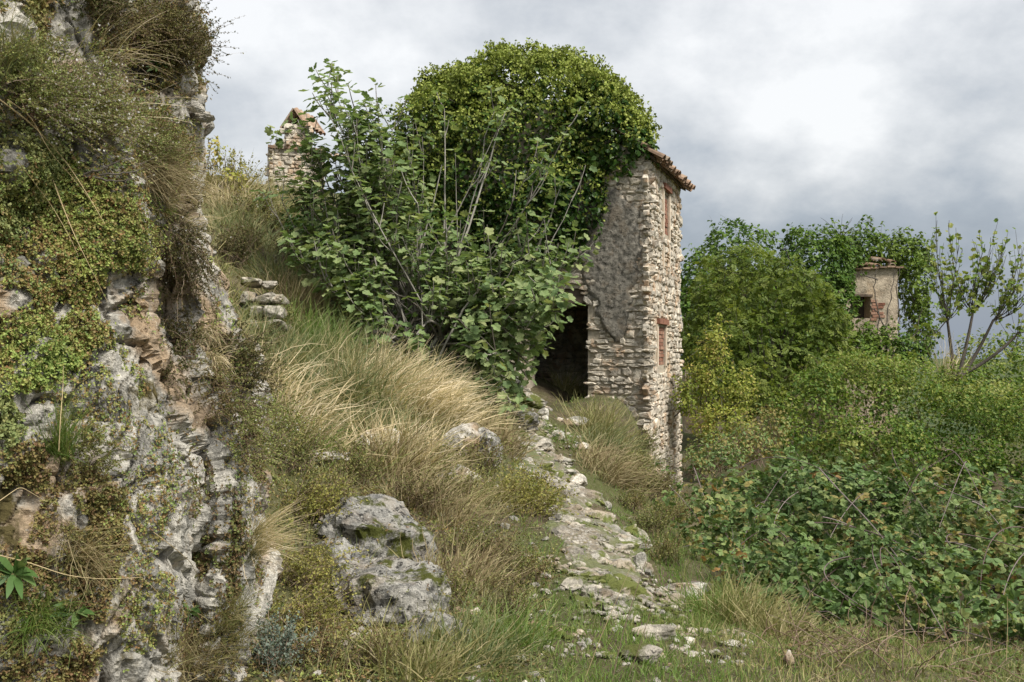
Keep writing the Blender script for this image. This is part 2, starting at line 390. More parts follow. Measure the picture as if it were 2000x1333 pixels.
# ------------------------------------------------------------------ ground and footpath
M = {}
def ground_mat():
    m, nt, b, out = new_mat('soil')
    n1 = tex(nt, 'noise', 0.9, 5); n2 = tex(nt, 'noise', 7, 6, 0.65); n3 = tex(nt, 'noise', 40, 5, 0.7)
    c = mixc(nt, ramp_node(nt, n2, [(0.35, (0, 0, 0)), (0.65, (1, 1, 1))]), (.055, .042, .026), (.13, .105, .065))
    c = mixc(nt, ramp_node(nt, n1, [(0.40, (0, 0, 0)), (0.60, (.8, .8, .8))]), c, (.075, .085, .028))
    c = mixc(nt, ramp_node(nt, n3, [(0.60, (0, 0, 0)), (0.66, (.8, .8, .8))]), c, (.33, .29, .23))
    g = nt.nodes.new('ShaderNodeNewGeometry'); ln = nt.nodes.new('ShaderNodeVectorMath'); ln.operation = 'LENGTH'; nt.links.new(g.outputs['Position'], ln.inputs[0])
    nfar = tex(nt, 'noise', 0.09, 8, 0.65)      # meadow and scrub on the ground beyond the village
    scrub = mixc(nt, ramp_node(nt, nfar, [(0.42, (0, 0, 0)), (0.55, (1, 1, 1))]), (.085, .10, .035), (.035, .055, .018))
    c = mixc(nt, ramp_node(nt, _math(nt, 'MULTIPLY', ln.outputs['Value'], .01), [(0.24, (0, 0, 0)), (0.40, (1, 1, 1))]), c, scrub)
    nt.links.new(c, b.inputs['Base Color']); b.inputs['Roughness'].default_value = 0.95; b.inputs['Specular IOR Level'].default_value = 0.15
    bump(nt, b, _math(nt, 'ADD', n2, n3), 0.7, 0.03); return m
def path_mat():
    m, nt, b, out = new_mat('path_rubble')
    n1 = tex(nt, 'noise', 1.6, 5); n2 = tex(nt, 'noise', 10, 6, 0.65); v = tex(nt, 'voronoi', 26)
    n3 = tex(nt, 'noise', 45, 5, 0.7)
    c = mixc(nt, ramp_node(nt, n2, [(0.38, (0, 0, 0)), (0.6, (1, 1, 1))]), (.15, .135, .108), (.36, .33, .28))
    c = mixc(nt, ramp_node(nt, v, [(0.3, (0, 0, 0)), (0.55, (.8, .8, .8))]), c, (.16, .13, .085))
    c = mixc(nt, ramp_node(nt, n1, [(0.44, (0, 0, 0)), (0.54, (.85, .85, .85))]), c, (.10, .115, .035))
    c = mixc(nt, 0.5, c, ramp_node(nt, n3, [(0.3, (.4, .4, .4)), (0.7, (1.4, 1.4, 1.4))]), 'MULTIPLY')
    nt.links.new(c, b.inputs['Base Color']); b.inputs['Roughness'].default_value = 0.92
    bump(nt, b, _math(nt, 'SUBTRACT', n2, v), 0.9, 0.03); return m
M['soil'] = ground_mat(); M['path'] = path_mat()
M['cliff'] = rock_mat('limestone_cliff', 1.0, pale=(.62, .59, .53), grey=(.30, .29, .265), ochre=(.42, .29, .17), dark=0.28, ochre_amt=0.75, moss=(.075, .062, .026), moss_amt=0.05, white=.6, bumpd=.05)
M['boulder'] = rock_mat('limestone_boulder', 2.2, pale=(.46, .45, .42), grey=(.20, .20, .193), dark=0.72, ochre_amt=0.2, moss=(.055, .062, .014), moss_amt=0.05, white=.95, bumpd=.12)
M['pathstone'] = rock_mat('limestone_slab', 1.6, pale=(.45, .42, .365), grey=(.21, .198, .172), ochre=(.34, .26, .17), dark=0.4, ochre_amt=0.5, moss=(.075, .085, .025), moss_amt=0.09, white=.4)
M['wallstone'] = rock_mat('limestone_masonry', 1.5, pale=(.66, .60, .51), grey=(.36, .33, .28), ochre=(.46, .30, .18), dark=0.22, ochre_amt=0.6, white=.4)
M['mortar'] = plain_mat('lime_mortar', [(0, (.36, .31, .24)), (1, (.46, .40, .31))], 0.95, 11, 0.03, 0.6)
M['plaster_dark'] = rock_mat('weathered_render', 2.2, pale=(.27, .25, .215), grey=(.13, .122, .105), ochre=(.22, .175, .125), lichen=(.03, .028, .024), dark=0.5, ochre_amt=0.5, white=.85, bumpd=.08)
M['plaster_pale'] = rock_mat('pale_render', .8, pale=(.52, .44, .34), grey=(.36, .30, .23), ochre=(.40, .29, .18), lichen=(.13, .11, .09), dark=0.3, ochre_amt=0.6, white=.2)
M['plaster_mid'] = rock_mat('beige_render', 2.0, pale=(.47, .435, .37), grey=(.26, .24, .20), ochre=(.34, .26, .18), lichen=(.07, .06, .05), dark=0.45, ochre_amt=0.5, white=.4, bumpd=.06)
M['cream'] = plain_mat('cream_render', [(0, (.55, .46, .35)), (1, (.62, .53, .42))], 0.9, 9, 0.01, 0.3)
M['brick'] = plain_mat('old_brick', [(0, (.19, .085, .055)), (.5, (.27, .135, .09)), (1, (.33, .20, .14))], 0.9, 14, 0.015, 0.75)
M['tile'] = plain_mat('terracotta_tile', [(0, (.14, .10, .07)), (.4, (.24, .155, .10)), (.75, (.30, .205, .14)), (1, (.24, .195, .145))], 0.85, 9, 0.012, 0.55)
M['tile_red'] = plain_mat('red_terracotta', [(0, (.22, .14, .10)), (.5, (.32, .22, .15)), (1, (.38, .30, .22))], 0.85, 14, 0.015, 0.8)
M['wood'] = plain_mat('weathered_timber', [(0, (.10, .075, .055)), (1, (.16, .125, .095))], 0.9, 6, 0.01, 0.6)
M['soil_and_shade'] = plain_mat('earth_floor_and_shade', [(0, (.05, .04, .03)), (1, (.07, .055, .04))], 0.95, 6, 0.02)  # house floor earth; also the painted shade in the ruin window

def build_ground():
    def axis(core_lo, core_hi, step, lo, hi, g):
        c = list(np.arange(core_lo, core_hi, step)); s = step
        up = [c[-1]]
        while up[-1] < hi: s *= g; up.append(up[-1] + s)
        s = step; dn = [c[0]]
        while dn[-1] > lo: s *= g; dn.append(dn[-1] - s)
        return np.array(dn[:0:-1] + c + up[1:])
    xs = axis(-4.5, 4.5, 0.085, -4000, 4000, 1.14); ys = axis(4.0, 21.0, 0.10, -60, 6000, 1.14)
    X, Y = np.meshgrid(xs, ys, indexing='ij'); Z = H(X, Y)
    me = make_mesh('ground', np.stack([X, Y, Z], -1), [grid_faces(len(xs), len(ys))], M['soil'], True, {'rnd': np.zeros(X.size), 't': np.zeros(X.size)})
    obj('ground', me, kind='structure')
    # worn footpath sheet with ragged edges
    n, w = 240, 21
    seg = np.linalg.norm(np.diff(PATH_C, axis=0), axis=1); s = np.concatenate([[0], np.cumsum(seg)]); tt = np.linspace(0, s[-1], n)
    c = np.stack([np.interp(tt, s, PATH_C[:, k]) for k in (0, 1)], -1)
    for _ in range(30): c[1:-1] = (c[:-2] + c[1:-1] * 2 + c[2:]) / 4
    T = np.gradient(c, axis=0); T /= np.linalg.norm(T, axis=1, keepdims=True); Nn = np.stack([T[:, 1], -T[:, 0]], -1)
    half = 0.03 + 0.30 * smooth(5.4, 7.2, c[:, 1]) + 0.18 * vnoise(np.stack([tt * 0.9, tt * 0, tt * 0], -1), 4) + 0.12 * vnoise(np.stack([tt * 3, tt * 0, tt * 0], -1), 5)
    half = np.maximum(half * smooth(5.7, 6.9, c[:, 1]), .03)
    k0 = int(np.argmax(c[:, 1] > 6.15)); k1 = int(np.argmax(c[:, 1] > 15.0)); half = half * (1 - .9 * smooth(13.0, 15.0, c[:, 1])); c, Nn, half = c[k0:k1], Nn[k0:k1], half[k0:k1]; n = len(c)
    u = np.linspace(-1, 1, w); G = c[:, None] + Nn[:, None] * (u[None] * half[:, None])[..., None]
    z = H(G[..., 0], G[..., 1]) + 0.014 - 0.06 * smooth(0.75, 1.0, np.abs(u))[None] + 0.02 * ridged(np.concatenate([G * 5, G[..., :1] * 0], -1), 3, 2)
    V = np.concatenate([G, z[..., None]], -1)
    me = make_mesh('footpath', V, [grid_faces(n, w)], M['path'], True, {'rnd': np.zeros(n * w), 't': np.zeros(n * w)})
    return obj('footpath', me, kind='structure')
footpath = build_ground()

# ------------------------------------------------------------------ rocks
_ICO = {}
def ico(level):
    if level not in _ICO:
        bm = bmesh.new(); bmesh.ops.create_icosphere(bm, subdivisions=level, radius=1.0)
        _ICO[level] = (np.array([v.co[:] for v in bm.verts]), np.array([[v.index for v in f.verts] for f in bm.faces])); bm.free()
    return _ICO[level]
def rock_geo(size, seed, level=3, rot=0.0, rough=0.22, cuts=5, boxy=0.0):
    V, Fc = ico(level); rng = rs(seed); V = V.copy()
    if boxy: V = V / np.abs(V).max(1, keepdims=True) ** boxy * .9
    for k in range(cuts + (8 if level > 3 else 0)):      # flat broken faces
        n = sphere(rng, 1)[0]; h = rng.uniform(0.55, 0.92); d = V @ n; V = V - np.maximum(d - h, 0)[:, None] * n * 0.95
    q = V * np.array([1, 1, 1.3]) + seed
    r = rough * .7 * fbm(q * 1.5, 3, seed)
    if level > 3: r = r + rough * .42 * ridged(q * 2.6, 5, seed + 3) + rough * .25 * (np.abs(fbm(q * 5.5, 4, seed + 9)) - .2)
    V = V * (1 + r)[:, None] * np.asarray(size)
    ca, sa = math.cos(rot), math.sin(rot)
    V = np.stack([V[:, 0] * ca - V[:, 1] * sa, V[:, 0] * sa + V[:, 1] * ca, V[:, 2]], -1)
    return V, Fc
def rock_mesh(name, size, seed, mat, level=3, smooth_shade=None, **k):
    V, Fc = rock_geo(size, seed, level, **k)
    return make_mesh(name, V, [Fc], mat, level > 5 if smooth_shade is None else smooth_shade, {'rnd': np.full(len(V), rs(seed + 5).random()), 't': np.zeros(len(V))})

# slabs and broken stones set in the footpath (parts of the path)
def path_stones():
    rng = rs(12)
    meshes = [rock_mesh('stone', (1, 1, 0.75), 40 + k, M['pathstone'], 3, rough=0.5, cuts=10, smooth_shade=False) for k in range(9)]
    big = [(1180, 1040, .62, .34), (1215, 1075, .40, .20), (1150, 1010, .5, .2), (1190, 1110, .42, .2), (1150, 1165, .3, .2), (1200, 1150, .42, .22), (1235, 1195, .26, .16), (1110, 930, .40, .3), (1130, 965, .5, .26),
           (1090, 895, .4, .3), (1065, 915, .34, .25), (1040, 870, .5, .3), (1090, 985, .28, .2),  (1255, 1160, .16, .1), (1140, 1130, .24, .14),
           (1230, 1040, .34, .2), (1160, 1080, .3, .18), (1120, 1080, .2, .14), (1030, 905, .25, .2)]
    for k, (px, py, a, b) in enumerate(big):
        g = ground_hit(px, py)[0]; o = obj('stone', meshes[k % 9], footpath)
        o.location = (g[0], g[1], H(g[0], g[1]) - 0.055); o.scale = (a * .55, b * 1.0, 0.10 + 0.05 * rng.random()); o.rotation_euler = (rng.normal() * .06, rng.normal() * .06, rng.normal() * .25)
    n = 0
    while n < 150:
        t = rng.random() ** 0.8; i = t * (len(PATH_C) - 1.001); k = int(i); c = PATH_C[k] + (PATH_C[k + 1] - PATH_C[k]) * (i - k)
        x = c[0] + rng.normal() * 0.22; y = c[1] + rng.normal() * 0.3
        if y < 6.3 or y > 14.8: continue
        s = rng.uniform(0.02, 0.075) * (1 + 0.05 * y); o = obj('stone', meshes[n % 9], footpath)
        o.location = (x, y, float(H(x, y)) + s * 0.10); o.scale = (s, s * rng.uniform(.6, 1), s * rng.uniform(.4, .8)); o.rotation_euler = (rng.normal() * .3, rng.normal() * .3, rng.uniform(0, 6.28)); n += 1
path_stones()
def gravel():
    rng = rs(13); g = Geo(); V0, F0 = ico(1); n = 2200
    i = rng.random(n) * (len(PATH_C) - 1.001); k = i.astype(int); c = PATH_C[k] + (PATH_C[k + 1] - PATH_C[k]) * (i - k)[:, None]
    xy = c + rng.normal(size=(n, 2)) * .26; ok = (xy[:, 1] > 5.2) & (xy[:, 1] < 15.5) & (fbm(np.column_stack([xy * 1.4, xy[:, :1] * 0]), 3, 6) > -.2); xy = xy[ok]; n = len(xy)
    s = rng.uniform(.008, .028, n) * (.7 + xy[:, 1] / 14); z = H(xy[:, 0], xy[:, 1]) + s * .3 + .01; sc = rng.uniform(.6, 1.2, (n, 3)) * s[:, None] * np.array([1.2, 1.2, .7])
    V = np.column_stack([xy, z])[:, None] + (V0[None] + rng.normal(size=(n, len(V0), 3)) * .15) * sc[:, None]
    g.add(V.reshape(-1, 3), [(F0[None] + (np.arange(n) * len(V0))[:, None, None]).reshape(-1, 3)], np.repeat(rng.random(n), len(V0))).obj('gravel', M['pathstone'], None, kind='stuff', label='loose limestone chips strewn on the footpath', category='gravel')
gravel()

ROCKS = []
def loose_rock(name, label, category, px, py, size, seed, sink=0.25, level=4, mat='boulder', rot=0.0, group=None, d=None, **k):
    g = ground_hit(px, py)[0] if d is None else P(px, py, d)
    o = obj(name, rock_mesh(name, size, seed, M[mat], level, rot=rot, **k), None, None, label, category, group)
    o.location = (g[0], g[1], g[2] + size[2] * (1 - 2 * sink)); ROCKS.append(o); return o
loose_rock('boulder', 'grey lichen-spotted boulder, upper of the two in the bank', 'boulder', 728, 1062, (.40, .46, .36), 3, 0.5, 5, rough=.34, d=7.0)
loose_rock('boulder', 'big grey boulder with moss and white spots, lower of the two in the bank', 'boulder', 762, 1205, (.36, .50, .42), 8, 0.5, 5, rough=.36, rot=.4, d=6.0)
loose_rock('rock', 'small grey rock at the foot of the mossy boulder', 'rock', 845, 1262, (.17, .14, .11), 21, .3, rough=.3)
loose_rock('rock', 'pale broken rock beside the upper bank boulder', 'rock', 655, 1110, (.18, .16, .13), 22, .42, rough=.35)
loose_rock('rock', 'whitish rock in thyme below the tussock grass', 'rock', 745, 880, (.28, .2, .16), 23, .35, mat='cliff', rough=.3)
loose_rock('rock', 'grey rock slab under the big blond tussock', 'rock', 868, 880, (.32, .24, .15), 24, .45, rough=.3)
loose_rock('rock', 'leaning white rock between tussock and footpath', 'rock', 912, 890, (.26, .18, .24), 25, .35, mat='cliff', rough=.35)
loose_rock('rock', 'narrow grey rock rib above the footpath bend', 'rock', 955, 905, (.22, .3, .28), 26, .35, rough=.3)
loose_rock('rock', 'low white rock in grass on the middle bank', 'rock', 890, 950, (.30, .22, .15), 27, .4, mat='cliff', rough=.3)
loose_rock('rock', 'flat pale stone in the grass at the bank top', 'rock', 640, 905, (.26, .2, .07), 28, .2, mat='cliff')
loose_rock('rock', 'dark-bellied angular rock under the fig beside the path', 'rock', 1018, 838, (.30, .24, .20), 29, .3, rough=.28, level=4)
loose_rock('rock', 'tan rounded rock in front of the doorway', 'rock', 1040, 797, (.24, .2, .17), 30, .25, mat='pathstone')
loose_rock('rock', 'grey squared stone block left of the doorway', 'rock', 1010, 780, (.14, .16, .30), 31, .2, level=4, rough=.1)
loose_rock('rock', 'small cube of white stone on the terrace', 'rock', 1062, 822, (.10, .10, .10), 32, .2, mat='cliff', rough=.12)
loose_rock('rock', 'white flat rock in the terrace grass', 'rock', 1122, 838, (.26, .16, .10), 33, .3, mat='cliff')
loose_rock('rock', 'white pebble beside the grass at the path head', 'rock', 1090, 860, (.11, .1, .08), 34, .2, mat='cliff')
loose_rock('rock', 'small pink-white stone on the upper footpath', 'rock', 1137, 882, (.12, .1, .08), 35, .2, mat='cliff')
loose_rock('rock', 'round whitish rock at the right edge of the upper path', 'rock', 1125, 958, (.15, .13, .12), 36, .25, mat='cliff')
loose_rock('rock', 'white upright stone by the brambles beside the path', 'rock', 1252, 1118, (.06, .05, .08), 37, .2, mat='cliff')
loose_rock('rock', 'half-buried white rock under the bramble edge', 'rock', 1352, 1166, (.20, .13, .10), 38, .3, mat='cliff', rough=.3)
loose_rock('rock', 'flat grey stone in grass at the path foot', 'rock', 1245, 1305, (.14, .09, .06), 39, .3, mat='pathstone')
loose_rock('rock', 'small white stone in the foreground grass', 'rock', 1540, 1312, (.035, .035, .05), 40, .2, mat='cliff')
loose_rock('rock', 'thin slanting stone in the path-side grass', 'rock', 1285, 1258, (.16, .06, .05), 41, .3, mat='pathstone')

# ------------------------------------------------------------------ cliff
def build_cliff():
    py = np.linspace(-330, 1720, 400)
    I = lambda tab: np.interp(py, [a for a, b in tab], [b for a, b in tab])
    lean = -(py - HY) / 690.0 * 0.22
    rib1 = I([(-330, 215), (200, 235), (520, 287), (640, 300), (800, 335), (960, 368), (1150, 345), (1333, 302), (1720, 280)])
    rib2 = I([(-330, 345), (200, 366), (420, 384), (600, 388), (750, 398), (850, 440), (950, 470), (1050, 482), (1333, 450), (1720, 430)])
    sil = I([(-330, 318), (-60, 345), (0, 362), (70, 392), (150, 395), (200, 385), (235, 398), (250, 396), (262, 382), (300, 385), (420, 396), (500, 408), (570, 436), (640, 464), (720, 492), (800, 514), (900, 522), (1000, 530), (1080, 536), (1200, 518), (1333, 490), (1720, 470)])
    rec = 1 - 0.75 * np.exp(-((py - 330) / 160.0) ** 2)      # recess behind rib 1 is shallow under the shrubs
    lines = []
    def L(px, d): lines.append(P(px, py, d + lean))
    back = P(np.full_like(py, -900), py, 2.0 + lean); b2 = back.copy(); b2[:, 0] = -2.6; b2[:, 1] = -3.0; lines.append(b2)
    lines.append(back)
    L(np.full_like(py, -300), 3.05); L(np.full_like(py, 0), 3.55); L(rib1 - 190, 3.80); L(rib1 - 70, 3.95); L(rib1, 4.10)
    L(rib1 + 12, 4.25 + .35 * rec); L(rib1 + 45, 4.35 + .40 * rec); L((rib1 + rib2) / 2 + 14, 4.62); L(rib2, 4.72); L(rib2 + 8, 5.0); L((rib2 + sil) / 2 + 6, 5.1); L(sil, 5.2)
    last = lines[-1]
    for dx, dy in ((-.12, .35), (-.6, 1.2), (-2.0, 2.4), (-5, 3.5)):
        b = last.copy(); b[:, 0] += dx; b[:, 1] += dy; b[:, 2] = last[:, 2] * (last[:, 1] + 0 * dy) / last[:, 1]; lines.append(b)
    Lp = np.stack(lines, 0)                        # (lines, rows, 3)
    dens = [6, 6, 12, 30, 40, 34, 12, 14, 28, 24, 10, 14, 16, 10, 8, 6, 4]
    rows = []
    for k in range(len(Lp) - 1):
        t = np.linspace(0, 1, dens[k], endpoint=False)
        rows.append(Lp[k][None] * (1 - t[:, None, None]) + Lp[k + 1][None] * t[:, None, None])
    S = np.concatenate(rows + [Lp[-1:]], 0)
    for _ in range(3): S[1:-1] = (S[:-2] + 2 * S[1:-1] + S[2:]) / 4
    def normals(S):
        a = np.gradient(S, axis=0); b = np.gradient(S, axis=1); n = nrm(np.cross(b, a)); return n
    Nn = normals(S)
    if Nn[100, 180] @ np.array([1, -1, 0]) < 0: Nn = -Nn
    q = S * np.array([1, 1, 0.75])
    q = q + 0.15 * np.stack([fbm(S * 2, 3, 51), fbm(S * 2, 3, 52), fbm(S * 2, 3, 53)], -1)
    A = np.array([[.86, .0, .5], [.0, 1., .0], [-.5, .0, .86]]); st = q @ A * np.array([2.6, 1.6, .9])      # steep strata dipping to the right
    d1, d2, c = worley(st * 1.7, 61); e1, e2, c2 = worley(st * 4.2, 71)
    h = 0.09 * fbm(S * 1.5, 4, 81) + 0.075 * (c - 0.5) - 0.05 * (1 - smooth(0, .10, d2 - d1)) + 0.034 * (c2 - .5) - 0.02 * (1 - smooth(0, .12, e2 - e1)) + 0.055 * ridged(st * 1.9, 5, 91) - 0.05 * np.abs(fbm(st * 4, 5, 95)) + .020 * ridged(S * 17, 3, 97)
    edge = smooth(0, 6, np.arange(S.shape[0]))[:, None]
    S = S + Nn * (h * edge)[..., None]
    Nn = normals(S)
    if Nn[100, 180] @ np.array([1, -1, 0]) < 0: Nn = -Nn
    me = make_mesh('cliff', S, [grid_faces(S.shape[0], S.shape[1])], M['cliff'], False, {'rnd': np.full(S.shape[0] * S.shape[1], .5), 't': np.zeros(S.shape[0] * S.shape[1])})
    o = obj('rock_cliff', me, label='tall craggy limestone cliff overgrown with stonecrop beside the camera', category='cliff')
    return o, S.reshape(-1, 3), Nn.reshape(-1, 3)
cliff, CV, CN = build_cliff()
CPX = proj(CV)
def cliff_pts(poly, n, rng, face=-0.25):
    """random points of the visible cliff surface inside a photo polygon"""
    view = nrm(-CV); ok = in_poly(CPX, poly) & ((CN * view).sum(1) > face) & (CV[:, 1] > 1.5)
    idx = np.flatnonzero(ok)
    if len(idx) == 0: return np.zeros((0, 3)), np.zeros((0, 3))
    w = np.maximum((CN[idx] * view[idx]).sum(1), 0.15) * 0 + 1
    k = rng.choice(idx, n); return CV[k] + rng.normal(size=(n, 3)) * 0.008, CN[k]
def cliff_at(px, py):
    d = np.hypot(CPX[:, 0] - px, CPX[:, 1] - py); ok = np.flatnonzero((d < 14) & (CV[:, 1] > 1.5))
    if len(ok) == 0: ok = np.argsort(d)[:1]
    k = ok[np.argmin(CV[ok, 1])]; return CV[k], CN[k]
# rock spur jutting out of the cliff edge against the sky
p_, n_ = cliff_at(392, 236)
sp = obj('ledge', rock_mesh('ledge', (.075, .06, .022), 77, M['cliff'], 4, rough=.25), cliff); sp.location = (p_ + np.array([.03, 0, 0])).tolist()
p_, n_ = cliff_at(386, 206)
sp = obj('ledge', rock_mesh('ledge', (.05, .05, .025), 78, M['cliff'], 4, rough=.25), cliff); sp.location = (p_ + np.array([.02, 0, 0])).tolist()

# ------------------------------------------------------------------ masonry helpers
def box_geo(o, u, v, w):
    """box from corner o along three edge vectors"""
    o, u, v, w = (np.asarray(a, float) for a in (o, u, v, w))
    V = np.array([o, o + u, o + u + v, o + v, o + w, o + u + w, o + u + v + w, o + v + w])
    Fc = np.array([[0, 3, 2, 1], [4, 5, 6, 7], [0, 1, 5, 4], [1, 2, 6, 5], [2, 3, 7, 6], [3, 0, 4, 7]])
    if np.dot(np.cross(u, v), w) < 0: Fc = Fc[:, ::-1]
    return V, Fc
def stone_geo(c, u, n, w, h, depth, rng, jit=0.16):
    """one rubble stone: rounded-off irregular block on a wall face (u along the wall, n outward)"""
    u = np.asarray(u, float); n = np.asarray(n, float); z = np.array([0, 0, 1.0])
    a = np.array([(-.5, -.28), (-.3, -.5), (.28, -.5), (.5, -.26), (.5, .25), (.27, .5), (-.28, .5), (-.5, .28)])
    a = a + rng.normal(size=a.shape) * jit * 0.5
    ring = lambda s, dd: np.asarray(c)[None] + (a[:, :1] * s * w) * u + (a[:, 1:] * s * h) * z + (dd + rng.normal(size=(8, 1)) * depth * 0.10) * n
    V = np.concatenate([ring(1.0, -0.06), ring(1.0, depth * .55), ring(0.72, depth)])
    j = np.arange(8); j2 = (j + 1) % 8
    s = np.concatenate([np.stack([j, j2, 8 + j2, 8 + j], -1), np.stack([8 + j, 8 + j2, 16 + j2, 16 + j], -1)])
    cap = (16 + np.arange(8))[None]
    return V, s, cap
def courses(W, z0, z1, rng, sw=(.14, .36), sh=(.09, .19)):
    """uneven rubble courses: (centre u, centre z, width, height)"""
    out = []; z = z0
    while z < z1:
        h = rng.uniform(*sh); u = rng.uniform(-.2, 0)
        while u < W:
            w = rng.uniform(*sw) * (0.75 + h / sh[1] * 0.4)
            if rng.random() < 0.12 and h > .14:
                out += [(u + w / 2, z + h * .26, w, h * .5), (u + w / 2, z + h * .77, w * .95, h * .48)]
            else: out.append((u + w / 2, z + h / 2 + rng.normal() * .012, w, h * rng.uniform(.9, 1.08)))
            u += w
        z += h
    return out
def lay_stones(parent, name, o, u, n, stones, rng, mat, depth=(.035, .09), single=None, gap=0.008, jit=.16):
    """stones that pass single(...) become parts, the rest one joined part of kind stuff"""
    g = Geo()
    for (cu, cz, w, h) in stones:
        c = np.asarray(o, float) + np.asarray(u, float) * cu; c[2] = cz
        V, s, cap = stone_geo(c, u, n, w - gap, h - gap, rng.uniform(*depth), rng, jit); r = rng.random()
        if single is not None and single(cu, cz, w, h):
            q = Geo().add(V, [s, cap], r); q.obj(name, mat, parent)
        else: g.add(V, [s, cap], r)
    if g.n: g.obj(name + '_facing', mat, parent, kind='stuff')

# ------------------------------------------------------------------ ruined house
HC = np.array([2.52, 18.5, 0.0]); UR = np.array([.3201, .9474, 0]); UF = np.array([-.9474, .3201, 0]); NF = np.array([-.3201, -.9474, 0]); NR = np.array([.9474, -.3201, 0]); UZ = np.array([0, 0, 1.0])
EAVE, RIDGE, WF, WR = 3.62, 5.3, 6.0, 3.7
house = thing('ruined_house', 'tall ruined rubble-stone house with dark doorway, under a dome of ivy', 'house')
def W3(t, s, z): return HC + UF * t + UR * s + UZ * z
def slope_z(t): return EAVE + (RIDGE - EAVE) * (1 - np.abs(t - WF / 2) / (WF / 2))
def build_house():
    g = Geo(); th = .5
    def bx(t0, t1, s0, s1, z0, z1): V, f = box_geo(W3(t0, s0, z0), UF * (t1 - t0), UR * (s1 - s0), UZ * (z1 - z0)); g.add(V, [f])
    DT0, DT1, DZ = 1.14, 2.35, .95
    bx(0, DT0, 0, th, -3.6, EAVE)                       # pier right of the door
    bx(DT0, DT1, 0.002, th, -3.6, -1.0); bx(DT0, DT1, 0.002, th, DZ + .28, EAVE); bx(DT1, WF, 0, th, -3.6, EAVE)
    for (z0, z1, holes) in ((-3.6, -.24, ()), (-.24, .52, (WIN[1],)), (.52, 2.42, ()), (2.42, 3.25, (WIN[0],)), (3.25, EAVE, ())):   # right side wall, recessed at the windows
        a = th
        for (s0, s1, _, _) in holes: bx(0.002, th, a, s0, z0, z1); bx(.045, th, s0, s1, z0, z1); a = s1
        bx(0.002, th, a, WR, z0, z1)
    bx(WF - th, WF, th, WR, -3.6, EAVE); bx(th, WF - th, WR - th, WR - .002, -3.6, EAVE)
    # gables
    for s0, s1 in ((0, th), (WR - th, WR)):
        a = [W3(0, s0, EAVE), W3(WF, s0, EAVE), W3(WF / 2, s0, RIDGE)]; b = [p + UR * (s1 - s0) for p in a]
        g.add(a + b, [np.array([[0, 1, 2], [3, 5, 4]]), np.array([[0, 3, 4, 1], [1, 4, 5, 2], [2, 5, 3, 0]])])
    g.obj('wall', M['mortar'], house)
    f = Geo(); V, q = box_geo(W3(th, th, -1.3), UF * (WF - 2 * th), UR * (WR - 2 * th), UZ * .3); f.add(V, [q]); f.obj('floor', M['soil_and_shade'], house)
    # inner back wall stones seen through the door
    rng = rs(5); lay_stones(house, 'inner_stone', W3(.5, WR - th - .002, 0), UF, NF, courses(2.6, -1.0, 2.0, rng, (.2, .45), (.12, .26)), rng, M['wallstone'], (.02, .08))
    # timber lintel over the door
    for k, (zz, hh, ss) in enumerate(((DZ, .13, .02), (DZ + .135, .14, .05))):
        l = Geo(); V, q = box_geo(W3(DT0 - .12, ss, zz), UF * (DT1 - DT0 + .3), UR * .22, UZ * hh); l.add(V, [q], .3); l.obj('lintel', M['wood'], house)
    # front face stones
    rng = rs(7)
    st = []
    for (cu, cz, w, h) in courses(WF, -1.35, RIDGE, rng, (.10, .30), (.065, .165)):
        if cz > slope_z(cu) - .05 or cu > 3.4 or (cu > 1.9 and cz > 2.6): continue
        edge = DT0 + .02 + .06 * math.sin(cz * 7) + (0.18 * smooth(.6, 1.5, cz)) - .05
        if edge < cu + w / 2 and cu - w / 2 < DT1 and cz - h / 2 < DZ + .27 and cz + h / 2 > -1.0:
            if cu - w / 2 < DT1 - .05 and cu + w / 2 > edge + .10: continue
        st.append((cu, cz, w, h))
    vis = lambda cu, cz, w, h: cu < 1.75 and cz > -1.3 and cz < 3.5 and w * h > .011 and not patch(cu, cz)
    lay_stones(house, 'stone', W3(0, 0, 0), UF, NF, st, rng, M['wallstone'], (.012, .055), single=vis, jit=.26, gap=.016)
    # quoins and right face stones; brick-blocked windows are left open in the facing
    rng = rs(9); st = []
    for (cu, cz, w, h) in courses(WR, -3.5, EAVE, rng, (.12, .34), (.07, .18)):
        hit = False
        for (s0, s1, z0, z1) in WIN:
            if cu + w / 2 > s0 - .10 and cu - w / 2 < s1 + .10 and cz + h / 2 > z0 - .03 and cz - h / 2 < z1 + .03: hit = True
        if not hit: st.append((cu, cz, w, h))
    vis = lambda cu, cz, w, h: cu < .52 and w * h > .02
    lay_stones(house, 'stone', W3(0, 0, 0), UR, NR, st, rng, M['wallstone'], (.012, .060), single=vis, jit=.30, gap=.016)
    # battered footing at the corner
    for k in range(8):
        V, s, cap = stone_geo(W3(0.0, .1 + .14 * k, -2.75 - .05 * (k % 3)) + NR * .05, UR, NR, .3, .4, .22, rng, .3); Geo().add(V, [s, cap], rng.random()).obj('footing_stone', M['wallstone'], house)
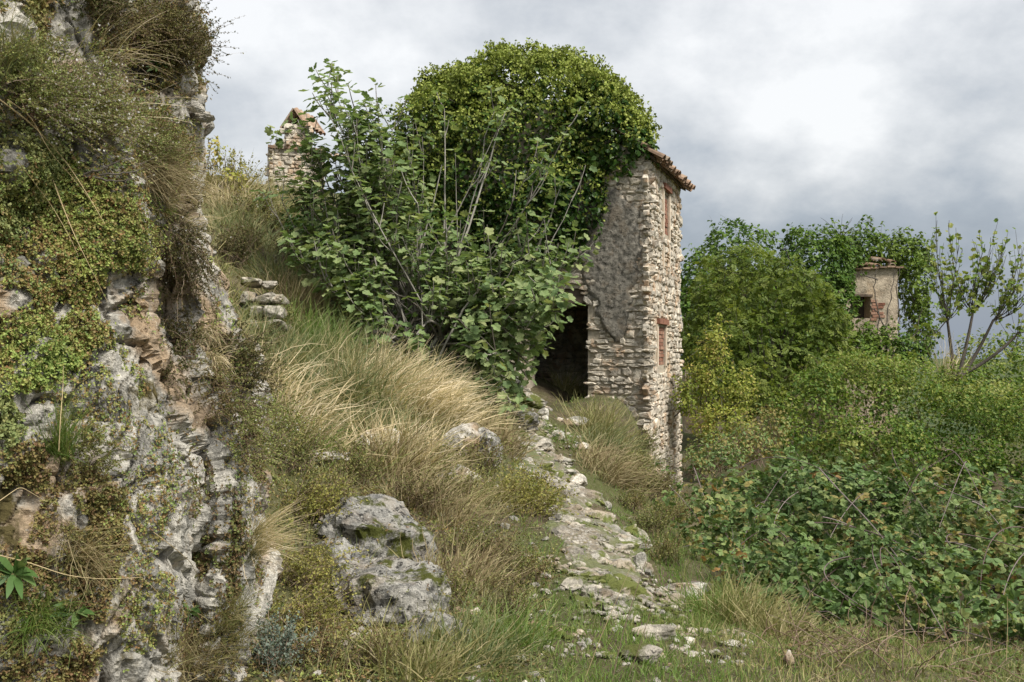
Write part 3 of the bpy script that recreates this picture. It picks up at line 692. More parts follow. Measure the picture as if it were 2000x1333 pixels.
    # windows blocked with brick
    for (s0, s1, z0, z1) in WIN:
        w = Geo(); V, q = box_geo(W3(.043, s0 + .003, z0 + .003), UR * (s1 - s0 - .006), UZ * (z1 - z0 - .006), NR * .012); w.add(V, [q]); win = w.obj('window', M['mortar'], house)
        rows = 10; hh = (z1 - z0) / rows
        for r in range(rows):
            top = r == rows - 1 and z0 > 1
            if top: continue
            off = (r % 2) * .5
            for c in range(-1, 3):
                a = s0 + (c + off) * (s1 - s0) / 2; b = a + (s1 - s0) / 2 - .012; a = max(a, s0 + .004); b = min(b, s1 - .004)
                if b - a < .05: continue
                V, q = box_geo(W3(.034, a, z0 + r * hh + .006), UR * (b - a), UZ * (hh - .012), NR * rng.uniform(.01, .035)); Geo().add(V, [q], rng.random()).obj('brick', M['brick'], win)
        for (a, b) in ((s0 - .10, s0 - .004), (s1 + .004, s1 + .10)):
            V, q = box_geo(W3(0, a, z0 - (.9 if z0 > 1 else .02)) + NR * .003, UR * (b - a), UZ * (z1 - z0 + (1.0 if z0 > 1 else .06)), NR * .035); Geo().add(V, [q]).obj('frame', M['cream'], win)
        V, q = box_geo(W3(0, s0 - .1, z1 + .05) + NR * .003, UR * (s1 - s0 + .2), UZ * .11, NR * .075); Geo().add(V, [q], .2).obj('lintel', M['brick'], win)
    # weathered render patch on the front pier
    nt_, nz_ = 70, 120; T, Z = np.meshgrid(np.linspace(-.02, 1.6, nt_), np.linspace(.2, 3.2, nz_), indexing='ij')
    Pt = HC + T[..., None] * UF + Z[..., None] * UZ
    keep = patch(T, Z); d = .060 + .012 * fbm(Pt * 3, 4, 3) + .016 * ridged(Pt * 11, 4, 7)
    sd = patch_val(T, Z); d = np.where(sd < .06, d * np.clip(sd / .06 * .5 + .5, -.6, 1), d)
    V = Pt + d[..., None] * NF; Fq = grid_faces(nt_, nz_); kq = keep.ravel()[Fq].any(1)
    me = make_mesh('render_patch', V, [Fq[kq]], M['plaster_dark'], True, {'rnd': np.full(V.size // 3, .5), 't': np.zeros(V.size // 3)}); obj('render_patch', me, house)
    # paler, thinner remains of render higher up and to the left
    def upper(t, z): return np.minimum(np.minimum(t - .05, 1.75 - t), np.minimum(z - 1.55, 3.5 - z)) * .5 + .30 * fbm(np.stack([t * 2.6, z * 2.6, t * 0 + 3], -1), 5, 77) - .25
    T, Z = np.meshgrid(np.linspace(-.02, 1.8, 90), np.linspace(1.4, 3.6, 110), indexing='ij'); Pt = HC + T[..., None] * UF + Z[..., None] * UZ; sd = upper(T, Z)
    d = .030 + .012 * fbm(Pt * 5, 4, 13) + .012 * ridged(Pt * 12, 3, 17); d = np.where(sd < .05, d * np.clip(sd / .05, -.6, 1), d); V = Pt + d[..., None] * NF; Fq = grid_faces(90, 110); kq = (sd > 0).ravel()[Fq].any(1)
    me = make_mesh('render_patch', V, [Fq[kq]], M['plaster_mid'], False, {'rnd': np.full(V.size // 3, .5), 't': np.zeros(V.size // 3)}); obj('render_patch', me, house)
    # roof slabs and barrel tiles on the eave
    for sgn in (0, 1):
        a0, a1 = ((-.12, WF / 2) if sgn == 0 else (WF + .25, WF / 2))
        za = EAVE - .12 * (RIDGE - EAVE) / (WF / 2) + .03; zb = RIDGE + .05
        r = Geo(); V, q = box_geo(W3(a0, -.02, za), UF * (a1 - a0) + UZ * (zb - za), UR * (WR + .12), UZ * .06); r.add(V, [q], .2); rf = r.obj('roof', M['wood'], house)
        if sgn == 0: roof = rf
    sl = nrm((UF * (WF / 2) + UZ * (RIDGE - EAVE))[None])[0]; up = np.cross(UR, sl); up = up if up[2] > 0 else -up
    rng = rs(15)
    for row in range(3):
        for k in range(17):
            s = -.06 + k * .235; base = W3(-.26 + .0, s, EAVE - .06) + sl * (row * .34 + rng.normal() * .025) + up * (.05 + .03 * row + rng.normal() * .012)
            tile_mesh = half_pipe(base, sl, UR, up, .44, .105 + rng.normal() * .006, rng)
            tile_mesh.obj('tile', M['tile'], roof)
    for k in range(17):     # channel tiles lying hollow side up between them
        s = .06 + k * .235; base = W3(-.22 + rng.normal() * .02, s, EAVE - .06) + up * .09
        half_pipe(base, sl, UR, -up, .46, .10, rng).obj('tile', M['tile'], roof)
def half_pipe(base, along, across, up, L, r, rng):
    g = Geo(); an = np.linspace(0, np.pi, 7); rr = r * np.array([1, .86])
    rings = []
    for i, (s, f) in enumerate(((0, 1), (1, .84))):
        for q in (r * f, (r - .018) * f):
            rings.append(base + along * L * s + np.cos(an)[:, None] * q * across + np.sin(an)[:, None] * q * up * .8)
    V = np.concatenate(rings); n = 7; Fq = []
    for a, b in ((0, 2), (3, 1), (1, 0), (2, 3)):
        i = np.arange(n - 1); Fq.append(np.stack([a * n + i, a * n + i + 1, b * n + i + 1, b * n + i], -1))
    Fq.append(np.array([[0, 7, 21, 14], [6, 20, 27, 13]]))
    return g.add(V, [np.concatenate(Fq)], rng.random())
WIN = [(1.60, 2.22, 2.42, 3.25), (.95, 1.78, -.24, .52)]
def patch_val(t, z):
    p = np.stack([t * 1.0, z * 1.0, t * 0], -1)
    lo = np.interp(z, [.2, .45, .9, 1.5, 2.2, 2.7, 3.1], [.60, .46, .34, .16, .14, .22, .55]); hi = np.interp(z, [.2, .45, .9, 1.5, 2.2, 2.7, 3.1], [.62, .84, 1.02, 1.26, 1.34, 1.25, .60])
    return np.minimum(t - lo, hi - t) + .16 * fbm(p * 4.2, 5, 21) + .0
def patch(t, z): return np.asarray(patch_val(np.asarray(t, float), np.asarray(z, float)) > 0)
build_house()

# ------------------------------------------------------------------ stone chimney behind the hill crest
def build_chimney():
    o = thing('stone_chimney', 'rubble-stone chimney stack with two-slope tile cap on the hill crest', 'chimney')
    D = 26.0; c = P(568, 390, D); ux = np.array([.97, .24, 0]); n = np.array([.24, -.97, 0]); nr = np.array([.97, .24, 0]); uy = -n
    x0 = c - ux * .52; x0[2] = 0
    def body(name, off, w, dp, z0, z1, rng):
        g = Geo(); b = x0 + ux * off + uy * .0; b = b.copy(); b[2] = z0
        V, q = box_geo(b, ux * w, uy * dp, UZ * (z1 - z0)); g.add(V, [q]); wl = g.obj(name, M['mortar'], o)
        lay_stones(wl, 'stone', b, ux, n, [s for s in courses(w, z0, z1, rng, (.10, .26), (.07, .15)) if s[0] + s[2] / 2 < w + .05], rng, M['wallstone'], (.02, .06), single=lambda a, b2, c2, d: c2 * d > .02)
        lay_stones(wl, 'stone', b + uy * 0, uy, -nr, [s for s in courses(dp, z0, z1, rng, (.10, .26), (.07, .15)) if s[0] + s[2] / 2 < dp + .05], rng, M['wallstone'], (.02, .06))
        lay_stones(wl, 'stone', b + ux * w, uy, nr, [s for s in courses(dp, z0, z1, rng, (.10, .26), (.07, .15)) if s[0] + s[2] / 2 < dp + .05], rng, M['wallstone'], (.02, .06))
    rng = rs(31)
    body('lower_stack', 0, 1.35, 1.3, 3.4, 5.32, rng); body('upper_stack', .42, .62, .9, 5.4, 5.86, rng)
    for k in range(7):   # ledge of thin slabs
        b = x0 + ux * (-.06 + k * .215) - uy * .10; b = b.copy(); b[2] = 5.33 - .004 * k
        V, q = box_geo(b, ux * .205 + UZ * -.02, uy * 1.5, UZ * .07); Geo().add(V, [q], rng.random()).obj('slab', M['tile'], o)
    # sloped weathering between ledge and upper stack
    a = x0 + ux * .04; a = a.copy(); a[2] = 5.40
    V = np.array([a, a + ux * .42 + UZ * .26, a + ux * .42, a + uy * 1, a + ux * .42 + UZ * .26 + uy, a + ux * .42 + uy]); Geo().add(V, [np.array([[0, 2, 1], [3, 4, 5]]), np.array([[0, 1, 4, 3], [1, 2, 5, 4], [2, 0, 3, 5]])]).obj('shoulder', M['mortar'], o)
    # two leaning rows of barrel tiles
    ax = nrm((uy + ux * .55)[None])[0]; sx = np.cross(ax, UZ)
    apex = x0 + ux * .60 - uy * .03; apex = apex.copy(); apex[2] = 6.34
    for sgn in (-1, 1):
        foot = apex + sx * sgn * .34 - UZ * .48; d = apex - foot; L = np.linalg.norm(d); d = d / L; up = np.cross(ax, d); up = up if up @ (sx * sgn) > 0 else -up
        for k in range(5):
            half_pipe(foot + ax * (.08 + .22 * k) + up * .02, d, ax, up, L + .03, .12, rng).obj('tile', M['tile_red'], o)
            if k: half_pipe(foot + ax * (-.03 + .22 * k) + up * .05, d, ax, -up, L, .08, rng).obj('tile', M['tile_red'], o)
    for k in range(4): half_pipe(apex + ax * (.0 + .30 * k) + UZ * -.02, ax, sx, UZ, .34, .08, rng).obj('tile', M['tile_red'], o)
    # low tiled roof edge beside the stack
    for k in range(5):
        b = x0 + ux * (1.35 + .2 * k) + uy * .2; b = b.copy(); b[2] = 5.16; half_pipe(b, uy * .9 + UZ * .35, ux, UZ, .5, .1, rng).obj('tile', M['tile_red'], o)
build_chimney()

# ------------------------------------------------------------------ dry-stone wall remnant on the left slope
def build_drystone():
    o = thing('dry_stone_wall', 'short remnant of dry-stone wall in grass on the left slope', 'wall'); rng = rs(44); d = ground_hit(505, 640)[0][1] - .15
    for (px, py, w, h) in [(494, 553, .26, .11), (527, 557, .20, .10), (486, 584, .20, .17), (519, 583, .30, .15), (548, 584, .16, .13), (500, 611, .34, .16), (538, 610, .26, .16), (470, 608, .18, .14), (480, 636, .25, .15), (515, 638, .30, .15), (547, 636, .2, .14)]:
        q = P(px, py, d + .10 * (640 - py) / 80); m = rock_mesh('stone', (w * .56, .26, h * .62), int(px), M['pathstone'], 3, rough=.18, cuts=3, boxy=.8)
        s = obj('stone', m, o); s.location = q.tolist(); s.rotation_euler = (0, rng.normal() * .05, rng.normal() * .2)
build_drystone()

# ------------------------------------------------------------------ second ruin, swallowed by ivy
def build_ruin():
    o = thing('ruin_wall', 'plastered ruin corner with loose roof tiles and dark window, deep in ivy', 'ruin'); D = 30.0
    c = P(1680, 690, D); u = nrm(np.array([[1, .10, 0]]))[0]; n = np.array([u[1], -u[0], 0]); back = -n; x0 = np.array([c[0], c[1], 0])
    g = Geo()
    def bx(a, b, z0, z1, d=.5, off=0.0):
        p = x0 + u * a + back * off; p = p.copy(); p[2] = z0; V, q = box_geo(p, u * (b - a), back * d, UZ * (z1 - z0)); g.add(V, [q])
    bx(-.3, .32, -4.5, 1.05); bx(-.3, .32, 1.72, 2.55); bx(.32, 1.18, -4.5, 2.62); bx(-4.5, -.3, -4.5, 2.4); bx(.8, 1.178, -4.5, 2.5, 3.0, .502); bx(-4.5, -.3, -4.5, 2.2, .4, 3.2)
    g.obj('wall', M['plaster_pale'], o)
    V, q = box_geo(np.array([*(x0 - u * .34 + n * .04)[:2], 1.70]), u * .72, back * .3, UZ * .07); Geo().add(V, [q]).obj('lintel', M['wood'], o)
    V, q = box_geo(np.array([*(x0 - u * .3 + back * .42)[:2], 1.0]), u * .62, back * .05, UZ * .75); Geo().add(V, [q]).obj('opening_shade', M['soil_and_shade'], o)  # dark sheet standing in for the shade inside the window opening
    rng = rs(61)
    for r in range(7):
        for k in range(2 if r % 3 else 1):
            a = .325 + k * .21 + (r % 2) * .05
            p = x0 + u * a; p = p.copy(); p[2] = .98 + r * .092; V, q = box_geo(p, u * .19, UZ * .078, n * rng.uniform(.02, .04)); Geo().add(V, [q], rng.random()).obj('brick', M['brick'], o)
    for row, (z, off) in enumerate(((2.64, .12), (2.74, .10), (2.82, -.05))):
        for k in range(6):
            if rng.random() < .28: continue
            p = x0 + u * (-.22 + .25 * k + rng.normal() * .05) + n * (off + rng.normal() * .06); p = p.copy(); p[2] = z - .05 * abs(k - 3.2) + rng.normal() * .02
            half_pipe(p, back * .9 + UZ * .2 + u * rng.normal() * .6, u, UZ, .45, .10, rng).obj('tile', M['tile'], o)
    for k in range(6):
        p = x0 + u * (-.25 + .26 * k) + n * .15; p = p.copy(); p[2] = 2.58 - .02 * abs(k - 4); V, q = box_geo(p, u * .24, back * .5, UZ * .05); Geo().add(V, [q], rng.random()).obj('slab', M['tile'], o)
build_ruin()

# ------------------------------------------------------------------ foliage materials
G_ = lambda *c: [(i / max(len(c) - 1, 1), x) for i, x in enumerate(c)]
M['ivy'] = leaf_mat('ivy_leaf', G_((.015, .040, .008), (.025, .059, .010), (.039, .083, .013), (.065, .103, .017), (.099, .120, .023)), 0.38, .16)
M['umbel'] = leaf_mat('ivy_umbel', G_((.165, .220, .040), (.246, .293, .060), (.304, .337, .094)), 0.7, .1)
M['ivy2'] = leaf_mat('ivy_leaf_far', G_((.040, .088, .018), (.069, .131, .022), (.106, .175, .030), (.156, .213, .040)), 0.42, .2)
M['fig'] = leaf_mat('fig_leaf', G_((.098, .153, .060), (.154, .225, .087), (.220, .280, .123), (.286, .317, .143)), 0.55, .28)
M['figbark'] = plain_mat('fig_bark', G_((.11, .095, .075), (.24, .22, .19), (.34, .32, .28)), 0.85, 22, .006, .7)
M['bark'] = plain_mat('grey_bark', G_((.05, .042, .033), (.11, .095, .08), (.16, .14, .12)), 0.9, 20, .006, .6)
M['cane'] = plain_mat('bramble_cane', G_((.095, .059, .053), (.160, .122, .117), (.255, .212, .201)), 0.7, 30, 0, .4)
M['elder'] = leaf_mat('elder_leaflet', G_((.055, .097, .018), (.092, .136, .022), (.135, .180, .031), (.179, .207, .040)), 0.5, .3)
M['yellowleaf'] = leaf_mat('hawthorn_leaf', G_((.145, .198, .041), (.237, .285, .055), (.333, .348, .081), (.388, .285, .110)), 0.55, .3)
M['vine'] = leaf_mat('clematis_leaf', G_((.053, .112, .020), (.091, .159, .026), (.134, .202, .037), (.198, .241, .054), (.247, .265, .075)), 0.5, .28)
M['bramble'] = leaf_mat('bramble_leaf', G_((.062, .111, .035), (.093, .157, .050), (.126, .196, .065), (.158, .226, .081), (.186, .239, .084), (.211, .228, .081), (.273, .161, .060)), 0.5, .22)
M['sedum'] = leaf_mat('stonecrop', G_((.142, .211, .056), (.228, .301, .086), (.285, .325, .093), (.257, .236, .086), (.242, .138, .070), (.185, .260, .093)), 0.55, .12)
M['sedum_green'] = leaf_mat('green_stonecrop', G_((.110, .152, .059), (.179, .222, .085), (.248, .266, .104), (.220, .202, .079)), 0.55, .12)
M['sedum_dark'] = leaf_mat('dry_stonecrop', G_((.125, .140, .047), (.192, .200, .070), (.226, .189, .070), (.192, .111, .065), (.170, .189, .070)), 0.6, .1)
M['sedum_red'] = leaf_mat('red_stonecrop', G_((.092, .116, .037), (.157, .182, .060), (.197, .140, .067), (.117, .074, .044), (.170, .230, .074)), 0.6, .1)
M['grass_green'] = leaf_mat('green_grass', G_((.087, .152, .036), (.127, .200, .048), (.173, .237, .067), (.254, .254, .109)), 0.55, .3)
M['grass_blue'] = leaf_mat('fescue', G_((.110, .149, .066), (.154, .187, .083), (.231, .226, .110), (.352, .297, .165)), 0.55, .25)
M['straw'] = leaf_mat('straw', G_((.273, .242, .126), (.484, .405, .243), (.662, .551, .370), (.780, .679, .507)), 0.6, .25, base=((.13, .14, .055), .4), backlight=1.2)
M['dry_red'] = leaf_mat('reddish_straw', G_((.173, .129, .071), (.271, .213, .121), (.369, .315, .186), (.238, .246, .099)), 0.65, .15, backlight=1.1)
M['pale_grass'] = leaf_mat('pale_grass', G_((.143, .168, .055), (.220, .224, .085), (.330, .292, .145), (.440, .381, .230)), 0.6, .25, backlight=1.2)
M['thyme'] = leaf_mat('thyme', G_((.093, .117, .037), (.155, .173, .054), (.233, .227, .077), (.171, .117, .059)), 0.6, .15)
M['savory'] = leaf_mat('savory', G_((.104, .133, .043), (.174, .208, .066), (.261, .284, .092), (.192, .141, .063)), 0.6, .15)
M['heath_dark'] = leaf_mat('dark_heath', G_((.042, .054, .018), (.079, .086, .028), (.118, .094, .041), (.145, .140, .048)), 0.65, .1)
M['heath_brown'] = leaf_mat('brown_heath', G_((.098, .072, .034), (.175, .132, .063), (.142, .159, .046), (.218, .185, .092)), 0.65, .1)
M['artemisia'] = leaf_mat('wormwood', G_((.168, .186, .042), (.252, .252, .066), (.324, .300, .096), (.192, .144, .060)), 0.6, .2)
M['lavender'] = leaf_mat('grey_lavender', G_((.11, .15, .12), (.16, .20, .165), (.21, .25, .20)), 0.7, .1)
M['flower'] = leaf_mat('white_flower', G_((.70, .68, .68), (.78, .76, .76)), 0.6, .2, backlight=1.0)
M['twig'] = plain_mat('dry_twig', G_((.12, .075, .05), (.20, .14, .10), (.27, .21, .16)), 0.85, 30, 0, .3)
M['stalk'] = plain_mat('straw_stalk', G_((.38, .29, .15), (.5, .40, .23)), 0.7, 20, 0, .2)
M['strap'] = leaf_mat('strap_leaf', G_((.07, .14, .04), (.11, .19, .06), (.15, .21, .08)), 0.45, .25)
M['berry'] = plain_mat('red_berry', G_((.16, .05, .03), (.22, .09, .05)), 0.5, 5, 0, .2)

# ------------------------------------------------------------------ foliage builders
OVAL = T_oval(.36); OVAL_N = T_oval(.24); OVAL_W = T_oval(.42, .1); DIA = T_diamond(.3); DIA_N = T_diamond(.14)
def lumps(p, freq, seed):
    d1, d2, c = worley(p * freq, seed); return 0.62 - d1
def mass_points(blobs, n, rng, clump=.16, freq=1.6, depth=.2, back=.35, seed=1, gap=-.9):
    """points spread through the outer layer of a union of ellipsoids, in clumps; returns points and outward normals"""
    C = np.array([b[:3] for b in blobs], float); C = P(C[:, 0], C[:, 1], C[:, 2]); R = np.array([b[3:6] for b in blobs], float)
    w = (R[:, 0] * R[:, 2] + R[:, 0] * R[:, 1] + R[:, 1] * R[:, 2]); w /= w.sum()
    k = rng.choice(len(C), n * 2, p=w); d = sphere(rng, n * 2); p = C[k] + d * R[k]; nn = nrm(d / R[k])
    l = lumps(p, freq, seed); f2 = fbm(p * freq * 2.6, 2, seed + 4)
    p = p + nn * (clump * (l * 1.5) + clump * .45 * f2)[:, None]
    ins = np.zeros(len(p), bool)
    for j in range(len(C)):
        q = ((p - C[j]) / R[j]); ins |= ((q * q).sum(1) < .80) & (k != j)
    view = nrm(-p); facing = (nn * view).sum(1)
    keep = ~ins & ((facing > -.25) | (rng.random(len(p)) < back)) & (l > gap)
    p, nn, l = p[keep][:n], nn[keep][:n], l[keep][:n]
    p = p - nn * (np.abs(rng.normal(size=len(p))) * depth * .6)[:, None]
    g = H(p[:, 0], p[:, 1]) if len(p) else np.zeros(0)
    ok = p[:, 2] > g + .02
    return p[ok], nn[ok], l[ok]
def leaf_frames(nn, rng, up=.5, rand=.45, droop=.5):
    n = len(nn); N = nrm(nn * .7 + np.array([0, 0, up]) + rng.normal(size=(n, 3)) * rand)
    d = nn * .5 + np.array([0, 0, -droop]) + rng.normal(size=(n, 3)) * .7
    d = nrm(d - (d * N).sum(1, keepdims=True) * N * .8); return d, N
def hue(p, rng, freq=.8, spread=.35, bias=0.0, seed=3):
    return np.clip(.5 + bias + .55 * fbm(p * freq, 3, seed) + rng.normal(size=len(p)) * spread * .5, 0.01, .99)
def pinnate(pos, d, up, L, pairs, rng):
    """leaflets of feather leaves: positions, directions, normals"""
    Y = nrm(d); X = nrm(np.cross(Y, up)); Z = np.cross(X, Y); P_, D_, U_ = [], [], []
    for i in range(pairs):
        s = .3 + .7 * i / pairs
        for sg in (-1, 1):
            P_.append(pos + Y * (L * s)[:, None] - Z * (L * .12 * s * s)[:, None]); D_.append(nrm(X * sg * .8 + Y * .55 - Z * .15)); U_.append(Z)
    P_.append(pos + Y * L[:, None] - Z * (L * .12)[:, None]); D_.append(Y); U_.append(Z)
    return np.concatenate(P_), np.concatenate(D_), np.concatenate(U_), 2 * pairs + 1
def palmate(pos, d, up, rng, k=3):
    Y = nrm(d); X = nrm(np.cross(Y, up)); Z = np.cross(X, Y); P_, D_, U_ = [], [], []
    for a in ((-1.05, 0, 1.05) if k == 3 else (-1.7, -.8, 0, .8, 1.7)):
        P_.append(pos + 0 * Y); D_.append(Y * math.cos(a) + X * math.sin(a) - Z * .12); U_.append(nrm(Z + X * math.sin(a) * .25))
    return np.concatenate(P_), np.concatenate(D_), np.concatenate(U_), k
def stems_in(blobs, n, rng, S=7, r=.012, low=1.0):
    """wandering stems through a mass, from its foot to its skin"""
    p, nn, l = mass_points(blobs, n, rng, .05, 1.6, .1, .3)
    c = np.array([b[:3] for b in blobs], float); C = P(c[:, 0], c[:, 1], c[:, 2]); k = np.argmin(((p[:, None] - C[None]) ** 2).sum(-1), 1)
    foot = C[k] + rng.normal(size=p.shape) * .15; foot[:, 2] = np.maximum(H(foot[:, 0], foot[:, 1]), C[k][:, 2] - np.array([b[5] for b in blobs])[k] * low)
    t = np.linspace(0, 1, S)[None, :, None]; mid = (foot + p) / 2 + np.array([0, 0, 1.0]) * (np.abs(p[:, 2:] - foot[:, 2:]) * .25) + rng.normal(size=p.shape) * .12
    path = foot[:, None] * (1 - t) ** 2 + mid[:, None] * 2 * t * (1 - t) + p[:, None] * t ** 2
    path = path + rng.normal(size=path.shape) * .02
    return path, np.linspace(1, .3, S)[None] * r * np.ones((len(p), 1))

def leafy(name, label, category, blobs, n, leaf, mat, tpl, seed, clump=.16, freq=1.6, depth=.2, up=.5, rand=.45, droop=.5, hues=(.8, .35, 0), stems=0, stem_r=.012, stem_mat='bark', width=1.0, kindleaf='simple', back=.35, gap=-.9, group=None, inner=.2, top='foliage', shoots=0, shoot_len=.4, hollow=-.30, dead=.0, parts=0):
    rng = rs(seed); o = thing(name, label, category, group=group)
    p, nn, l = mass_points(blobs, n, rng, clump, freq, depth, back, seed, gap)
    ok = fbm(p * .9, 3, seed + 20) + .25 * rng.normal(size=len(p)) > hollow - .12; p, nn, l = p[ok], nn[ok], l[ok]      # hollows between the boughs
    surf, surfn = p, nn; shoot_path = None
    if shoots:
        k = rng.integers(0, len(p), shoots); dd = nrm(nn[k] * .7 + np.array([0, 0, .45]) + rng.normal(size=(shoots, 3)) * .45)
        shoot_path = bent_paths(p[k] - nn[k] * .05, dd, shoot_len * rng.uniform(.3, 1.2, shoots), np.array([[0, 0, -.9]]) * rng.uniform(0, 1.3, (shoots, 1)) + rng.normal(size=(shoots, 3)) * .3, 7, 1, .1, rng)
        per = 9; i = np.repeat(np.arange(shoots), per); j = rng.integers(1, 7, shoots * per); p = np.concatenate([p, shoot_path[i, j] + rng.normal(size=(len(i), 3)) * .015]); nn = np.concatenate([nn, nrm(nn[k][i] + sphere(rng, len(i)))]); l = np.concatenate([l, np.full(len(i), .3)])
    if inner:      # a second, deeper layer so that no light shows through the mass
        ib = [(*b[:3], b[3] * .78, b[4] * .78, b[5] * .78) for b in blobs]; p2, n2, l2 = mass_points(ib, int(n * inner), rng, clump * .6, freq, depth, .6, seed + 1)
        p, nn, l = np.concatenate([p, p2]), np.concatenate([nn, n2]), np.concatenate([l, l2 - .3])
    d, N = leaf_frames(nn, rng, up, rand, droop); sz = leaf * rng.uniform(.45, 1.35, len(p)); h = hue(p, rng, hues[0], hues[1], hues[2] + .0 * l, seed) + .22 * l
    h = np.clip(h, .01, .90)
    if dead: h = np.where(fbm(p * 1.3, 3, seed + 31) + .15 * rng.normal(size=len(p)) > .52 - dead, .99, h)
    g = Geo()
    a, b, c, s_, h_ = p, d, N, sz, h
    if kindleaf == 'pinnate': a, b, c, k = pinnate(p, d, N, sz * 2.2, 3, rng); s_, h_ = np.tile(sz, k), np.tile(h, k)
    elif kindleaf == 'palmate': a, b, c, k = palmate(p, d, N, rng, 3); s_, h_ = np.tile(sz, k) * rng.uniform(.8, 1.15, len(a)), np.tile(h, k)
    rest = np.ones(len(a), bool)
    if parts:      # the leaves that show largest are parts of their own and share a few leaf meshes
        q = proj(a); inside = (q[:, 0] > 0) & (q[:, 0] < 2000) & (q[:, 1] > 0) & (q[:, 1] < 1333); show = np.where(inside, s_ / a[:, 1], 0); pick = np.argsort(-show)[:parts]; rest[pick] = False; var = []
        for v in range(5): var.append(make_mesh('leaf', tpl[0] * np.array([1, 1, .5 + .35 * v]), [tpl[1]], M[mat], False, {'rnd': np.full(len(tpl[0]), .12 + .15 * v), 't': np.full(len(tpl[0]), .5)}))
        for i in pick:
            Y = b[i] / np.linalg.norm(b[i]); X = np.cross(Y, c[i]); X /= np.linalg.norm(X); Z = np.cross(X, Y); lf = obj('leaf', var[int(np.clip(h_[i] * 5, 0, 4))], o)
            lf.matrix_local = Matrix(np.vstack([np.column_stack([X * s_[i], Y * s_[i], Z * s_[i], a[i]]), [0, 0, 0, 1]]).tolist())
    g.add(*_lv(a[rest], b[rest], c[rest], s_[rest], tpl, h_[rest], width))
    g.obj(top, M[mat], o, kind='stuff')
    if stems:
        path, r = stems_in(blobs, stems, rng, r=stem_r); V, f, rn, t = tubes(path, r, 4, rng.random(len(path))); sg = Geo().add(V, f, rn, t)
        if shoot_path is not None: sg.add(*tubes(shoot_path, np.linspace(.35, .15, 7)[None] * stem_r * np.ones((shoots, 1)), 3, rng.random(shoots)))
        sg.obj('stem', M[stem_mat], o, kind='stuff')
    return o, surf, surfn
def _lv(pos, d, up, size, tpl, rnd, width=1.0):
    V, f, r, t = leaves(pos, d, up, size, tpl, rnd, width); return V, f, r, t

def grass_geo(root, d0, length, width, pull, rng, S=6, power=1.0, wob=.03):
    path = bent_paths(root, d0, length, pull, S, power, wob, rng)
    w = width * (1 - np.linspace(0, 1, S) ** 1.6 * .85)[None] * rng.uniform(.6, 1.4, (len(root), 1))
    side = nrm(rng.normal(size=(len(root), 3)) * .6 + np.array([0, -1, .3]))
    return path, w, side
def tussock(name, label, category, root, n, length, mat, seed, spread=.12, lean=(0, 0, 0), tilt=.45, wind=(.5, 0, -.5), width=.006, normal=None, flowers=None, S=7, parent=None, group=None, conform=True):
    """a clump of grass blades that rise from one crown and bend over with wind and weight"""
    rng = rs(seed); root = np.asarray(root, float); off = rng.normal(size=(n, 3)) * spread; off[:, 2] *= .15
    r = root + off
    if conform: r[:, 2] = H(r[:, 0], r[:, 1]) - .01
    d0 = nrm(np.array([0, 0, 1.0]) + np.asarray(lean) + rng.normal(size=(n, 3)) * tilt * np.array([1, 1, .3]) + off / max(spread, 1e-3) * np.array([.25, .25, 0]))
    L = length * rng.uniform(.3, 1.15, n)
    pull = np.asarray(wind, float)[None] * rng.uniform(.2, 1.6, (n, 1)) + rng.normal(size=(n, 3)) * .3
    path, w, side = grass_geo(r, d0, L, width, pull, rng, S, 1.3, .12)
    V, f, rn, t = ribbons(path, w, side, np.clip(rng.normal(.5, .28, n), .01, .99))
    return Geo().add(V, f, rn, t).obj(name, M[mat], None, label=label, category=category, group=group)
